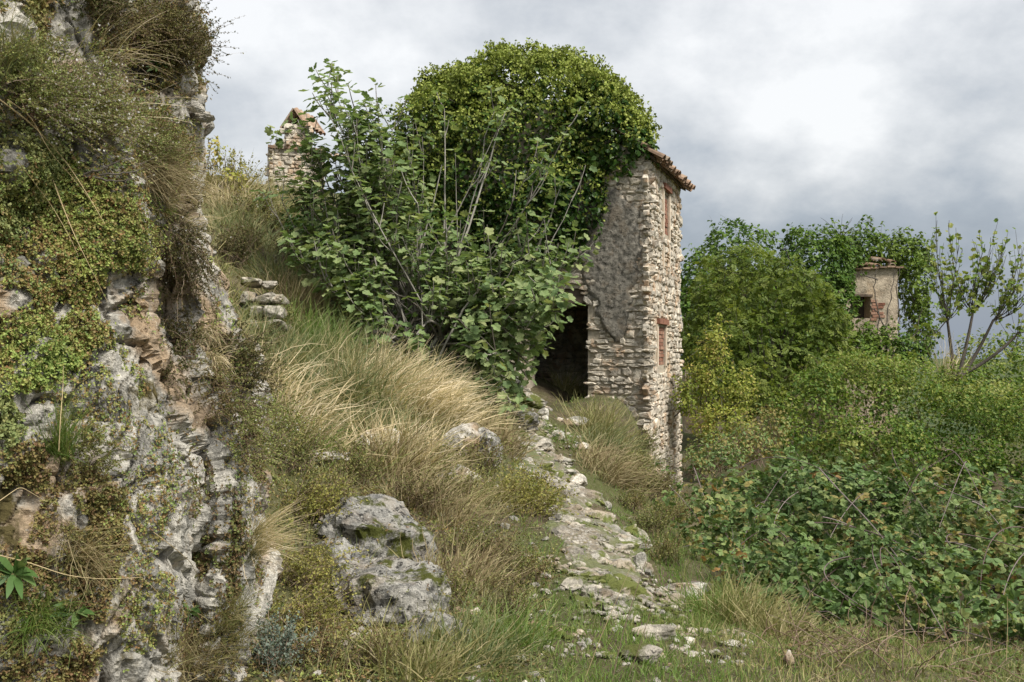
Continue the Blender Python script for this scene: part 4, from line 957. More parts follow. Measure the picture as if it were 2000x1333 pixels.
def shrub(name, label, category, roots, n, length, mat, seed, d0=(0, 0, 1), spread=.5, pull=(0, 0, -.3), leaf=.012, per=26, stem_mat='twig', stem_w=.004, tpl=DIA, flowers=0, flower=.010, group=None, lo=.25, leafdir=.6, width=1.0, tips=0, jitter=.04, S=8):
    """a wiry small shrub: many thin stems set with small leaves, perhaps white flowers"""
    rng = rs(seed); o = thing(name, label, category, group=group); roots = np.asarray(roots, float).reshape(-1, 3)
    r = roots[rng.integers(0, len(roots), n)] + rng.normal(size=(n, 3)) * jitter
    D = nrm(np.asarray(d0, float)[None] + rng.normal(size=(n, 3)) * spread); L = length * rng.uniform(.45, 1.1, n)
    path = bent_paths(r, D, L, np.asarray(pull, float)[None] * rng.uniform(.5, 1.5, (n, 1)), S, 1.0, .10, rng)
    w = stem_w * np.linspace(1, .35, S)[None] * np.ones((n, 1))
    V, f, rn, t = ribbons(path, w, nrm(rng.normal(size=(n, 3)) * .5 + np.array([0, -1, .2])), rng.random(n)); Geo().add(V, f, rn, t).obj('stem', M[stem_mat], o, kind='stuff')
    k = n * per; i = rng.integers(0, n, k); s = lo + (1 - lo) * rng.random(k); x = s * (S - 1); a = np.minimum(x.astype(int), S - 2); fr = (x - a)[:, None]
    pos = path[i, a] * (1 - fr) + path[i, a + 1] * fr; T = nrm(path[i, a + 1] - path[i, a])
    d = nrm(T * leafdir + sphere(rng, k)); up = nrm(sphere(rng, k) + np.array([0, 0, .6]))
    g = Geo(); g.add(*_lv(pos, d, up, leaf * rng.uniform(.6, 1.3, k), tpl, np.clip(hue(pos, rng, 5, .5, 0, seed), .01, .99), width)); g.obj('foliage', M[mat], o, kind='stuff')
    if flowers:
        i = rng.integers(0, n, flowers); s = .6 + .4 * rng.random(flowers); x = s * (S - 1); a = np.minimum(x.astype(int), S - 2); fr = (x - a)[:, None]
        pos = path[i, a] * (1 - fr) + path[i, a + 1] * fr + rng.normal(size=(flowers, 3)) * .012
        g = Geo()
        for q in range(3): g.add(*_lv(pos, sphere(rng, flowers) * .6 + np.array([.3, -.6, .5]), sphere(rng, flowers), flower * rng.uniform(.6, 1.2, flowers), T_oval(.4), rng.random(flowers)))
        g.obj('blossom', M['flower'], o, kind='stuff')
    return o
def scatter(n, rng, polys, dlo=4.2, dhi=26, power=1.0, pxlo=-100, pxhi=2200, holes=()):
    """ground points whose photo position falls inside any of the polygons"""
    d = np.exp(rng.uniform(np.log(dlo), np.log(dhi), n * 3)); px = rng.uniform(pxlo, pxhi, n * 3); x = (px - 1000) / F * d
    z = H(x, d); p = np.stack([x, d, z], -1); q = proj(p); ok = np.zeros(len(p), bool)
    for poly in polys: ok |= in_poly(q, poly)
    for poly in holes: ok &= ~in_poly(q, poly)
    return p[ok][:n]
def stalk(name, label, pts, r, mat='stalk', S=24, category='stalk', sag=0):
    pts = np.asarray(pts, float); s = np.linspace(0, 1, len(pts)); u = np.linspace(0, 1, S)
    path = np.stack([np.interp(u, s, pts[:, k]) for k in range(3)], -1)
    for _ in range(4): path[1:-1] = (path[:-2] + 2 * path[1:-1] + path[2:]) / 4
    V, f, rn, t = tubes(path[None], np.linspace(1, .4, S)[None] * r, 5); return Geo().add(V, f, .7, t).obj(name, M[mat], None, label=label, category=category)

DIA_W = T_diamond(.40, .10)

# ------------------------------------------------------------------ ivy dome on the house
IVY_B = [(1035, 345, 20.0, 2.30, 1.5, 2.38), (880, 290, 20.0, 1.05, 1.1, 1.25), (1165, 270, 19.4, .95, .9, 1.0), (1205, 285, 19.0, .62, .6, .65), (920, 215, 20.1, .75, .9, .72), (1150, 205, 19.6, .62, .8, .55), (1030, 430, 19.1, 1.2, .6, 1.05), (1110, 385, 18.9, .75, .45, .72), (1246, 280, 18.7, .28, .32, .34), (840, 390, 19.8, .7, .8, 1.0), (870, 480, 19.4, 1.1, .7, 1.0), (960, 560, 19.3, .8, .4, .9)]
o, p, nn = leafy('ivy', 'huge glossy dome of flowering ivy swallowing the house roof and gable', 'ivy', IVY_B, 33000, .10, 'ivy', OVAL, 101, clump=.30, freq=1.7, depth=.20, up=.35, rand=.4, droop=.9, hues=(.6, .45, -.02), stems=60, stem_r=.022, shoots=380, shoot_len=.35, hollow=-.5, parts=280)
def umbels(o, p, nn, n, rng, hi=2.2):
    z = p[:, 2]; w = smooth(z.min() + 1.0, z.max(), z) * np.clip(nn[:, 2] + .55, 0.03, 1.5); w = w / w.sum(); k = rng.choice(len(p), n, p=w)
    q = p[k] + nn[k] * .10 + np.array([0, 0, .06]) + rng.normal(size=(n, 3)) * .04; g = Geo()
    for i in range(4): g.add(*_lv(q + rng.normal(size=(n, 3)) * .018, sphere(rng, n), sphere(rng, n), (.055 * rng.uniform(.6, 1.2, n)), T_diamond(.5), rng.random(n)))
    g.obj('flower_umbel', M['umbel'], o, kind='stuff')
umbels(o, p, nn, 9500, rs(102))
# dark ivy thicket behind the fig, on the slope
leafy('ivy', 'dark ivy thicket on the slope behind the fig branches', 'ivy', [(640, 470, 18.2, .75, .7, .75), (720, 540, 17.6, 1.0, .8, 1.0), (800, 600, 17.6, 1.0, .6, .9), (690, 620, 16.8, .8, .5, .5), (590, 455, 19.2, .5, .5, .5), (880, 660, 17.6, .8, .5, .6)], 9000, .085, 'ivy', DIA_W, 104, clump=.2, freq=2, depth=.25, hues=(.8, .35, -.25), stems=30)

# ------------------------------------------------------------------ fig tree
def bez(a, b, c, n):
    t = np.linspace(0, 1, n)[:, None]; return a * (1 - t) ** 2 + b * 2 * t * (1 - t) + c * t * t
def fig_tree():
    rng = rs(201); o = thing('fig_tree', 'sprawling many-stemmed fig tree with broad lobed leaves before the house', 'tree')
    base = P(845, 735, 15.9); base[2] = H(base[0], base[1])
    tips = [(512, 258), (545, 250), (640, 215), (665, 220), (720, 210), (735, 265), (690, 300), (640, 265), (630, 350), (660, 380), (690, 370), (610, 350), (600, 420), (720, 290), (760, 330), (750, 370), (652, 185), (690, 175), (742, 188), (700, 245), (620, 300), (655, 325), (610, 390), (598, 440), (640, 430), (668, 275), (760, 235), (840, 260), (855, 205), (905, 290), (955, 185), (985, 230), (990, 180), (1065, 245), (1095, 240), (1105, 300),
            (1085, 330), (1130, 352), (1140, 480), (1125, 520), (1120, 575), (1060, 590), (1035, 640), (1048, 680), (1000, 640), (980, 700), (960, 745), (1000, 815), (985, 770), (1010, 720), (1025, 690), (990, 800), (970, 790), (1005, 760), (950, 700), (940, 660), (1020, 600), (1080, 620), (1000, 580), (900, 640), (930, 600), (830, 610), (720, 590), (700, 640), (760, 690), (680, 520), (650, 500), (740, 400), (815, 360), (820, 440), (900, 430), (970, 400),
            (1010, 455), (880, 510), (780, 500), (945, 540), (1010, 540), (1075, 500), (1090, 460), (1060, 420), (860, 320), (780, 300), (720, 330), (700, 420), (1090, 540), (1075, 560), (1088, 605), (1062, 650), (1048, 745), (1070, 690), (1030, 770), (900, 700), (850, 660), (640, 590), (660, 560), (560, 530)]
    main, mr, tw, twr, lp, ld, lu = [], [], [], [], [], [], []
    for k, (px, py) in enumerate(tips):
        py = py + (30 if k > 1 and py < 500 and px > 790 else 12 if k > 1 and py < 300 else 0); d = 16.2 - 1.3 * smooth(350, 700, py) + rng.normal() * .35 - .3 * (px > 1000); tip = P(px, py, d)
        b0 = base + np.array([rng.normal() * .5, rng.normal() * .25, 0]); b0[2] = H(b0[0], b0[1])
        f = .62 if py < 480 else .45
        ctrl = np.array([b0[0] + (tip[0] - b0[0]) * rng.uniform(.35, .85), b0[1] + (tip[1] - b0[1]) * .6, b0[2] + (tip[2] - b0[2]) * (.30 if py < 480 else .62)])
        if k < 2: ctrl = P(560, 420, 15.8) - np.array([.6, 0, .5])
        if py > 560: ctrl = np.array([b0[0] * .35 + tip[0] * .65, b0[1] * .6 + tip[1] * .4 - .2, max(b0[2], tip[2]) + .75])
        path = bez(b0, ctrl, tip, 14) + np.cumsum(rng.normal(size=(14, 3)) * .034, 0) * np.linspace(0, 1, 14)[:, None]
        main.append(path); mr.append((.012 if k < 2 else .021 if k % 4 else .034) * np.linspace(1, .16, 14) ** .8)
        ends = [(path[-1], nrm((path[-1] - path[-3])[None])[0], path)]
        for j in range(1 if k < 2 else (4 if py < 430 and px > 800 else 8 if px > 800 else 12)):
            i = rng.integers(5 if px > 800 else 8, 14); T = nrm((path[i] - path[i - 1])[None])[0]; dd = nrm((T * .8 + sphere(rng, 1)[0] * .9 + np.array([0, -.15, .45]))[None])[0]; L = rng.uniform(.25, .6)
            sp = bez(path[i], path[i] + dd * L * .5, path[i] + dd * L * .8 + np.array([0, 0, .18 * L * 2]), 7); tw.append(sp); twr.append(.011 * np.linspace(1, .5, 7)); ends.append((sp[-1], nrm((sp[-1] - sp[-2])[None])[0], sp))
        for (e, T, pp) in ends:
            m = rng.integers(6, 11) if py > 430 or px < 800 else rng.integers(4, 8)
            for q in range(m):
                s = q / m; at = e - T * .30 * s * rng.uniform(.6, 1.3); a = q * 2.4 + rng.random(); X = nrm(np.cross(T, [0.3, .2, 1.0])[None])[0]; Y = np.cross(T, X)
                out = X * math.cos(a) + Y * math.sin(a) + T * (.55 - .5 * s) + np.array([0, 0, .1]); out = out / np.linalg.norm(out)
                lp.append(at + out * rng.uniform(.05, .11)); ld.append(out + np.array([0, 0, -.35]) + rng.normal(size=3) * .2); lu.append(np.array([0, -.25, 1.0]) + out * .3 + rng.normal(size=3) * .35)
    main, mr = np.array(main), np.array(mr)
    for k in range(len(main)):
        V, f, rn, t = tubes(main[k][None], mr[k][None], 6); Geo().add(V, f, rng.random(), t).obj('trunk' if k in (8, 20, 30) else 'branch', M['figbark'], o, True)
    V, f, rn, t = tubes(np.array(tw), np.array(twr), 5, rng.random(len(tw))); Geo().add(V, f, rn, t).obj('twig', M['figbark'], o, True, kind='stuff')
    lp, ld, lu = np.array(lp), nrm(np.array(ld)), nrm(np.array(lu)); n = len(lp); sz = rng.uniform(.065, .145, n)
    # petioles
    # the 300 leaves nearest to the viewer are parts of their own, sharing four leaf meshes; the rest is one crown
    near = np.argsort(lp[:, 1] + .0 * lp[:, 2])[:300]; isn = np.zeros(n, bool); isn[near] = True
    var = []
    for k in range(4):
        TV = FIG[0].copy(); TV[:, 2] += .05 * np.sin(TV[:, 1] * 5 + k) + rs(k).normal(size=len(TV)) * .025; TV[:, 0] *= (.85, 1, 1.1, .95)[k]
        var.append((TV, make_mesh('leaf', TV, [FIG[1]], M['fig'], False, {'rnd': np.full(len(TV), -1.0), 't': np.full(len(TV), .5)})))
    for i in near:
        Y = ld[i]; X = np.cross(Y, lu[i]); X /= np.linalg.norm(X); Z = np.cross(X, Y)
        l = obj('leaf', var[i % 4][1], o); l.matrix_local = Matrix(np.vstack([np.column_stack([X * sz[i], Y * sz[i], Z * sz[i], lp[i]]), [0, 0, 0, 1]]).tolist())
    g = Geo(); r = ~isn; k = np.flatnonzero(r)
    for v in range(4):
        q = k[k % 4 == v]; g.add(*_lv(lp[q], ld[q], lu[q], sz[q], (var[v][0], FIG[1]), np.clip(rng.normal(.5, .25, len(q)), .01, .99)))
    g.obj('crown', M['fig'], o, kind='stuff')
fig_tree()

# ------------------------------------------------------------------ right-hand side: ruin ivy, elder, saplings, clematis, brambles
leafy('ivy', 'tall ivy hump at the left shoulder of the far ruin', 'ivy', [(1440, 520, 29.5, 1.15, 1.0, 1.3), (1370, 560, 29, .7, .8, .95), (1440, 640, 29, 1.4, .8, 1.4), (1350, 640, 28, .6, .6, 1.2)], 8000, .12, 'ivy2', DIA_W, 111, clump=.25, freq=1.7, depth=.2, droop=.8, hues=(.5, .4, .0), shoots=260, shoot_len=.5, stems=20)
leafy('ivy', 'ivy mass hanging left of the far ruin window', 'ivy', [(1590, 530, 29.6, 1.15, .9, 1.25), (1618, 600, 29.2, .65, .6, 1.2), (1560, 640, 29.2, 1.2, .6, 1.2), (1640, 510, 30.0, .5, .5, .7)], 8500, .12, 'ivy2', DIA_W, 112, clump=.25, freq=1.7, depth=.2, droop=.8, hues=(.5, .4, .0), shoots=260, shoot_len=.5, stems=20)
leafy('ivy', 'yellowish ivy cap over the top and right side of the far ruin', 'ivy', [(1690, 490, 31.3, .7, .6, .60), (1715, 495, 31.3, .75, .6, .62), (1755, 500, 31.3, .75, .6, .66), (1788, 560, 30.9, .45, .5, 1.05), (1795, 650, 30.6, .42, .5, 1.0), (1790, 500, 31.2, .4, .5, .5)], 5200, .12, 'ivy2', DIA_W, 113, clump=.2, freq=1.8, depth=.25, droop=.7, hues=(.5, .4, .14), stems=40, stem_r=.018, shoots=260, shoot_len=.6)
leafy('ivy', 'ragged ivy and bare stems below the far ruin window', 'ivy', [(1690, 675, 29.0, .6, .4, .5), (1740, 690, 28.6, .7, .4, .6), (1660, 690, 28.4, .8, .5, .6)], 2600, .12, 'ivy2', DIA_W, 114, clump=.2, freq=1.8, depth=.3, hues=(.6, .5, .05), stems=60, stem_r=.02, shoots=120, shoot_len=.6)
leafy('elder_bush', 'feathery mid-green elder bush in front of the ivy ruin', 'bush', [(1450, 590, 25.5, 1.25, 1.0, 1.45), (1535, 610, 25, 1.1, .9, 1.35), (1400, 660, 25, .9, .8, 1.1), (1590, 650, 24.6, .8, .7, 1.0), (1500, 700, 24.2, 1.5, .8, 1.2), (1440, 760, 23.6, 1.1, .7, .8)], 8000, .066, 'elder', T_diamond(.28), 121, clump=.22, freq=1.7, depth=.35, up=.6, droop=.35, hues=(.7, .4, 0), stems=60, stem_r=.02, kindleaf='pinnate', shoots=160, shoot_len=.6)
leafy('hawthorn_sapling', 'yellow-green sapling growing against the house corner', 'sapling', [(1375, 745, 20.6, .42, .5, .50), (1392, 690, 20.6, .34, .4, .42), (1340, 775, 20.4, .30, .35, .40), (1435, 765, 20.4, .42, .4, .50), (1398, 660, 20.6, .2, .2, .38), (1385, 830, 20.0, .35, .4, .45), (1430, 840, 19.8, .45, .4, .45)], 6200, .055, 'yellowleaf', OVAL, 131, clump=.2, freq=2.6, depth=.35, up=.5, hues=(1.2, .5, .0), stems=46, stem_r=.014, gap=-.2, shoots=160, shoot_len=.4)
leafy('rose_thicket', 'dry brownish briar thicket below the yellow sapling', 'thicket', [(1400, 880, 16.0, .5, .5, .32), (1460, 860, 16.5, .45, .5, .40), (1365, 900, 15.5, .3, .4, .28), (1500, 840, 17.5, .4, .4, .5)], 2600, .055, 'bramble', OVAL, 132, clump=.15, freq=2.5, depth=.3, hues=(1.2, .7, .25), stems=120, stem_r=.006, stem_mat='twig')
CLEM = [(1600, 800, 20.6, .62, .55, 1.0), (1690, 790, 21, .80, .6, 1.05), (1790, 800, 21.2, .80, .6, 1.05), (1890, 840, 21, .85, .6, 1.05), (2000, 880, 20.6, .9, .6, 1.1), (2090, 900, 20.4, .8, .6, 1.1), (1725, 735, 22.4, .6, .6, .5), (1850, 770, 22.2, .6, .6, .5), (1640, 745, 21.6, .45, .5, .5), (1960, 810, 21.8, .6, .6, .5), (1530, 850, 19.8, .40, .4, .7), (1650, 870, 19.4, .55, .45, .62), (1770, 885, 19.2, .62, .45, .62), (1900, 925, 18.8, .65, .45, .62), (2030, 955, 18.6, .7, .45, .62)]
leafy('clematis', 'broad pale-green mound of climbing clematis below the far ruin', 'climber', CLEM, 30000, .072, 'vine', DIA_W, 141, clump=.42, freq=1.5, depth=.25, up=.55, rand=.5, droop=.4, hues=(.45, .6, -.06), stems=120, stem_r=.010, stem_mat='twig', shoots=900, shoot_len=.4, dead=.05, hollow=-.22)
BRAM = [(1480, 1035, 10.4, .62, .6, .62), (1600, 1030, 10.2, .62, .6, .70), (1705, 1060, 9.8, .52, .5, .58), (1815, 1060, 9.8, .70, .6, .62), (1925, 1080, 9.4, .50, .5, .55), (2020, 1080, 9.6, .70, .7, .60), (1410, 1085, 9.2, .36, .4, .46), (1545, 1125, 8.4, .55, .4, .38), (1660, 1150, 8.0, .40, .35, .32), (1770, 1150, 8.0, .52, .4, .40), (1900, 1175, 7.7, .50, .4, .36),
        (1560, 985, 12.2, .6, .6, .48), (1660, 985, 12.4, .6, .6, .48), (1770, 1010, 12.2, .7, .6, .42), (1900, 1025, 12.2, .7, .6, .42), (2050, 1040, 12.0, .9, .7, .42), (1445, 995, 12.2, .42, .5, .42), (1470, 1168, 7.7, .3, .3, .22), (1620, 1190, 7.3, .34, .3, .20), (1840, 1210, 7.0, .32, .3, .19), (1985, 1212, 6.9, .4, .3, .24), (2060, 1150, 8.0, .6, .5, .5), (1370, 1030, 11.2, .28, .4, .42)]
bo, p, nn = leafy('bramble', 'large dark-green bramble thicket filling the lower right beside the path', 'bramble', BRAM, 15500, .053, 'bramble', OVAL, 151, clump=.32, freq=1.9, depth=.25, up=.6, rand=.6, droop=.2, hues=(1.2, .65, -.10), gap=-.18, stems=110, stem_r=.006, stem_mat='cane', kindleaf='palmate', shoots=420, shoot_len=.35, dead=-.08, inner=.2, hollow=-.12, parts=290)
def canes():
    rng = rs(152); top = [(1700, 890), (1620, 890), (1880, 960), (1980, 950), (1540, 900), (1760, 930)]
    for k in range(80):
        i = rng.integers(0, len(p)); e = p[i] + nn[i] * .11 + np.array([0, 0, .05]); dx = rng.normal() * .6; a = e + np.array([-dx * .5 + rng.normal() * .2, rng.normal() * .3, rng.uniform(-.15, .25)]); b = e + np.array([dx * .8, -.35 - rng.random() * .3, -rng.uniform(.1, .5)])
        path = bez(a, e + (e - (a + b) / 2) * .8, b, 16); V, f, rn, t = tubes(path[None], (.0055 * np.linspace(1, .5, 16))[None], 5); Geo().add(V, f, rng.random(), t).obj('cane', M['cane'], bo, True)
canes()
stalk('bramble_cane', 'long grey bramble cane arching down across the thicket', np.concatenate([P(np.array([1600, 1640, 1690, 1740, 1790, 1840, 1875]), np.array([915, 960, 1010, 1070, 1140, 1230, 1290]), np.array([9.6, 9.1, 8.7, 8.2, 7.4, 6.5, 6.0]))]), .0065, 'cane', category='cane')

# sparse half-bare fig on the right
def far_fig():
    rng = rs(221); o = thing('fig_tree', 'sparse half-bare fig tree with yellowing leaves at the far right', 'tree'); base = P(1870, 735, 25); base[2] = min(base[2], base[2])
    tips = [(1832, 432), (1850, 440), (1824, 500), (1840, 480), (1862, 520), (1880, 480), (1905, 500), (1925, 480), (1940, 470), (1955, 470), (1970, 490), (1990, 480), (2010, 500), (1985, 540), (2000, 580), (2030, 560), (1960, 550), (1930, 540), (1900, 560), (1875, 560), (1845, 560), (1830, 600), (2020, 620), (1990, 640), (1820, 660), (2050, 600), (1950, 520), (1915, 530), (1850, 620), (2040, 520), (1980, 690), (1895, 600), (1940, 610)]
    g1, tw, twr, lp, ld = [], [], [], [], []
    hubs = [P(1940, 625, 25.2), P(1850, 625, 25), P(1900, 610, 25.4), P(1990, 650, 25)]
    for h in hubs:
        pth = bez(base + rng.normal(size=3) * .08, base * .45 + h * .55 + np.array([0, 0, -.25]), h, 12); V, f, rn, t = tubes(pth[None], (np.linspace(.055, .03, 12))[None], 7); Geo().add(V, f, .3, t).obj('trunk', M['bark'], o, True)
    for k, (px, py) in enumerate(tips):
        tip = P(px, py, 25 + rng.normal() * .5); h = hubs[int(np.argmin([np.linalg.norm((tip - q)[[0, 2]]) for q in hubs]))]
        path = bez(h, h * .55 + tip * .45 + np.array([(tip[0] - h[0]) * .35, 0, -.22]), tip, 12) + np.cumsum(rng.normal(size=(12, 3)) * .02, 0) * np.linspace(0, 1, 12)[:, None]
        V, f, rn, t = tubes(path[None], (np.linspace(.016, .005, 12))[None], 5); Geo().add(V, f, rng.random() * .4, t).obj('branch', M['bark'], o, True)
        for j in range(9):
            i = rng.integers(2, 11); T = nrm((path[i] - path[i - 1])[None])[0]; dd = T * .8 + sphere(rng, 1)[0] * .6 + np.array([0, 0, .6]); dd /= np.linalg.norm(dd); L = rng.uniform(.25, .7)
            sp = bez(path[i], path[i] + dd * L * .5 - np.array([0, 0, .04]), path[i] + dd * L + np.array([0, 0, .1]), 6); tw.append(sp); twr.append(np.linspace(.006, .004, 6))
            for q in range(rng.integers(2, 5)): lp.append(sp[rng.integers(2, 6)] + rng.normal(size=3) * .02); ld.append(dd * .4 + sphere(rng, 1)[0] * .9)
    V, f, rn, t = tubes(np.array(tw), np.array(twr), 4, rng.random(len(tw)) * .5); Geo().add(V, f, rn, t).obj('twig', M['bark'], o, True, kind='stuff')
    lp, ld = np.array(lp), nrm(np.array(ld)); n = len(lp)
    Geo().add(*_lv(lp, ld, nrm(np.array([0, -.6, .6]) + rng.normal(size=(n, 3)) * .6), rng.uniform(.06, .13, n), FIG, rng.uniform(.3, .99, n))).obj('crown', M['vine'], o, kind='stuff')
far_fig()
leafy('bush', 'light-green rounded bush behind the half-bare fig', 'bush', [(1930, 730, 29, 1.2, 1.0, 1.15), (2000, 730, 29, 1.2, 1.0, 1.1), (1880, 770, 28, .8, .8, .8), (2040, 800, 27, 1.2, 1, .9)], 6500, .11, 'vine', DIA_W, 161, clump=.25, freq=1.6, depth=.3, hues=(.7, .4, .05), stems=30)
leafy('bush', 'row of green scrub beyond the right edge of the ruin', 'bush', [(2150, 760, 30, 1.6, 1.2, 1.4), (2280, 790, 29, 1.5, 1.2, 1.3), (2420, 820, 28, 1.6, 1.2, 1.3), (2250, 930, 22, 1.4, 1.0, 1.0), (2400, 960, 21, 1.3, 1.0, 1.0)], 4200, .15, 'ivy2', DIA_W, 162, clump=.3, freq=1.3, depth=.3, hues=(.6, .5, 0), stems=20)
def twiggy(name, label, px, py, d, n, L, seed, mat='bark'):
    rng = rs(seed); b = P(px, py, d); D = nrm(np.array([0, 0, 1.0]) + rng.normal(size=(n, 3)) * .6); path = bent_paths(b + rng.normal(size=(n, 3)) * .05, D, L * rng.uniform(.4, 1.1, n), rng.normal(size=(n, 3)) * .6, 8, 1, .2, rng)
    V, f, rn, t = tubes(path, np.linspace(.012, .004, 8)[None] * np.ones((n, 1)), 4, rng.random(n) * .4); return Geo().add(V, f, rn, t).obj(name, M[mat], None, label=label, category='twigs')
def ruin_creepers():
    rng = rs(175); o = thing('creeper', 'bare creeper stems clinging to the plaster of the far ruin', 'creeper')
    for k, pts in enumerate([[(1712, 690), (1716, 620), (1708, 560), (1712, 520)], [(1730, 690), (1728, 640), (1740, 580), (1748, 525)], [(1755, 690), (1757, 620), (1750, 560), (1760, 520)], [(1712, 545), (1690, 540), (1680, 530)], [(1728, 640), (1715, 610), (1700, 600)], [(1745, 690), (1720, 660), (1690, 650), (1668, 660)], [(1765, 690), (1790, 650), (1800, 600)]]):
        q = np.array([P(x, y, 29.72 + .002 * (x - 1680)) for x, y in pts]); u = np.linspace(0, 1, 16); s = np.linspace(0, 1, len(q)); path = np.stack([np.interp(u, s, q[:, j]) for j in range(3)], -1) + rng.normal(size=(16, 3)) * .018
        V, f, rn, t = tubes(path[None], np.linspace(.026, .010, 16)[None], 5); Geo().add(V, f, rng.random(), t).obj('stem', M['bark'], o)
ruin_creepers()
twiggy('dead_twig', 'bare dead twigs sticking out of the ivy top against the sky', 1640, 480, 30, 26, 1.1, 171)
# pale stalks at the foot of the half-bare fig
tussock('grass_tussock', 'pale dry grass stalks at the foot of the half-bare fig', 'grass', P(1850, 735, 24), 60, 1.1, 'straw', 172, .12, conform=False, wind=(.1, 0, -.1), tilt=.2, width=.012)

# ------------------------------------------------------------------ bank: long grasses, thyme, wormwood
def at(px, py, **k): return ground_hit(px, py, **k)[0]
TUS = [  # column, row, blades, length, material, spread, lean, wind, label
 (770, 800, 1400, .92, 'straw', .34, (.15, 0, 0), (.75, 0, -.75), 'largest blond tussock, sweeping right in the middle of the bank'),
 (690, 785, 1000, .80, 'grass_blue', .28, (.1, 0, 0), (.6, 0, -.6), 'green-and-straw tussock just left of the largest blond one'),
 (835, 815, 1000, .75, 'straw', .25, (.2, 0, 0), (.8, 0, -.7), 'blond tussock beside the fig, right of the largest one'),
 (560, 840, 800, .80, 'straw', .25, (.1, 0, 0), (.9, 0, -.6), 'low blond tussock next to the cliff edge'),
 (640, 740, 1100, .75, 'grass_blue', .4, (0, 0, 0), (.35, 0, -.45), 'green fescue clump above the blond tussocks'),
 (555, 730, 800, .65, 'grass_blue', .3, (0, 0, 0), (.3, 0, -.4), 'green fescue clump by the cliff edge under the slope'),
 (880, 760, 700, .6, 'grass_blue', .3, (.1, 0, 0), (.4, 0, -.4), 'green fescue clump under the fig'),
 (590, 870, 600, .40, 'grass_green', .22, (0, 0, 0), (.2, 0, -.4), 'short green grass clump below the low blond tussock'),
 (720, 850, 700, .40, 'grass_blue', .25, (.1, 0, 0), (.4, 0, -.4), 'short fescue clump at the foot of the blond tussocks'),
 (800, 920, 700, .62, 'straw', .16, (.3, 0, 0), (.5, 0, -.5), 'small straw tuft on the bank below the big tussock'),
 (775, 935, 600, .55, 'dry_red', .18, (.2, 0, 0), (.5, 0, -.6), 'reddish dry tuft beneath the small straw tuft'),
 (850, 1010, 900, .50, 'dry_red', .20, (.2, 0, 0), (.6, 0, -.7), 'reddish-brown grass tuft in the middle of the bank'),
 (940, 1000, 500, .4, 'pale_grass', .2, (.1, 0, 0), (.4, 0, -.6), 'pale grass tuft near the bank foot'),
 (905, 1150, 700, .34, 'dry_red', .14, (.3, 0, 0), (.5, 0, -.3), 'brown-tipped thyme-like tuft right of the mossy boulder'),
 (1175, 865, 1000, .65, 'pale_grass', .22, (.1, 0, 0), (.25, 0, -.4), 'upright pale grass tussock by the house pier'),
 (1195, 895, 900, .62, 'grass_blue', .2, (.2, 0, 0), (.5, 0, -.8), 'green-gold tussock drooping over the terrace edge'),
 (1205, 940, 800, .55, 'dry_red', .2, (.35, 0, 0), (.6, 0, -.9), 'brown tussock hanging below the terrace edge'),
 (1175, 930, 600, .5, 'dry_red', .2, (.4, 0, 0), (.7, 0, -.9), 'brown tussock at the right of the upper path'),
 (1115, 770, 300, .65, 'pale_grass', .2, (0, 0, 0), (.2, 0, -.1), 'thin straw tuft standing in the doorway'),
 (1090, 870, 400, .22, 'grass_green', .16, (0, 0, 0), (.1, 0, -.3), 'bright green tuft on the path head'),
 (960, 860, 600, .6, 'dry_red', .2, (.2, 0, 0), (.6, 0, -.7), 'brown grass tuft left of the path head'),
 (590, 620, 900, .75, 'dry_red', .3, (0, 0, 0), (.2, 0, -.6), 'reddish dry grass clump under the dark ivy thicket'),
 (560, 560, 800, .75, 'grass_blue', .35, (0, 0, 0), (.3, 0, -.7), 'long green grass spilling over the dry-stone wall'),
 (480, 470, 700, .7, 'grass_blue', .35, (0, 0, 0), (.4, 0, -.5), 'grass clump on the upper slope by the cliff'),
 (455, 410, 900, .8, 'straw', .4, (0, 0, 0), (.5, 0, -.5), 'straw-coloured grass on the hill crest by the cliff'),
 (530, 400, 900, .75, 'pale_grass', .5, (0, 0, 0), (.3, 0, -.3), 'dry grass on the hill crest before the chimney'),
 (540, 440, 700, .6, 'grass_blue', .4, (0, 0, 0), (.3, 0, -.5), 'green grass below the hill crest'),
 (610, 670, 900, .65, 'grass_green', .4, (0, 0, 0), (.2, 0, -.5), 'tall green grass below the dry-stone wall'),
 (930, 1290, 500, .34, 'grass_blue', .12, (.1, 0, 0), (.4, 0, -.5), 'arching green grass tuft at the lower bank'),
 (1000, 1260, 450, .3, 'grass_green', .12, (0, 0, 0), (.3, 0, -.5), 'small grass tuft beside the lower path'),
 (820, 1320, 450, .32, 'pale_grass', .12, (.1, 0, 0), (.3, 0, -.3), 'pale grass tuft at the bottom edge below the boulder'),
 (1450, 1225, 700, .40, 'pale_grass', .16, (.1, 0, 0), (.3, 0, -.5), 'broad pale-green grass tuft under the brambles'),
 (1530, 1255, 600, .36, 'pale_grass', .16, (.1, 0, 0), (.4, 0, -.5), 'straw-tipped grass tuft at the bramble foot'),
 (1400, 1205, 500, .30, 'grass_green', .14, (0, 0, 0), (.1, 0, -.4), 'green grass tuft at the left foot of the brambles'),
]
for k, (px, py, n, L, mt, sp, lean, wind, lab) in enumerate(TUS):
    tussock('grass_tussock', lab, 'grass', at(px, py), int(n * .62), L, mt, 300 + k, sp * (.95 if k < 24 else .7), lean, .55, wind, .0105 if py < 1000 else .006, S=6)
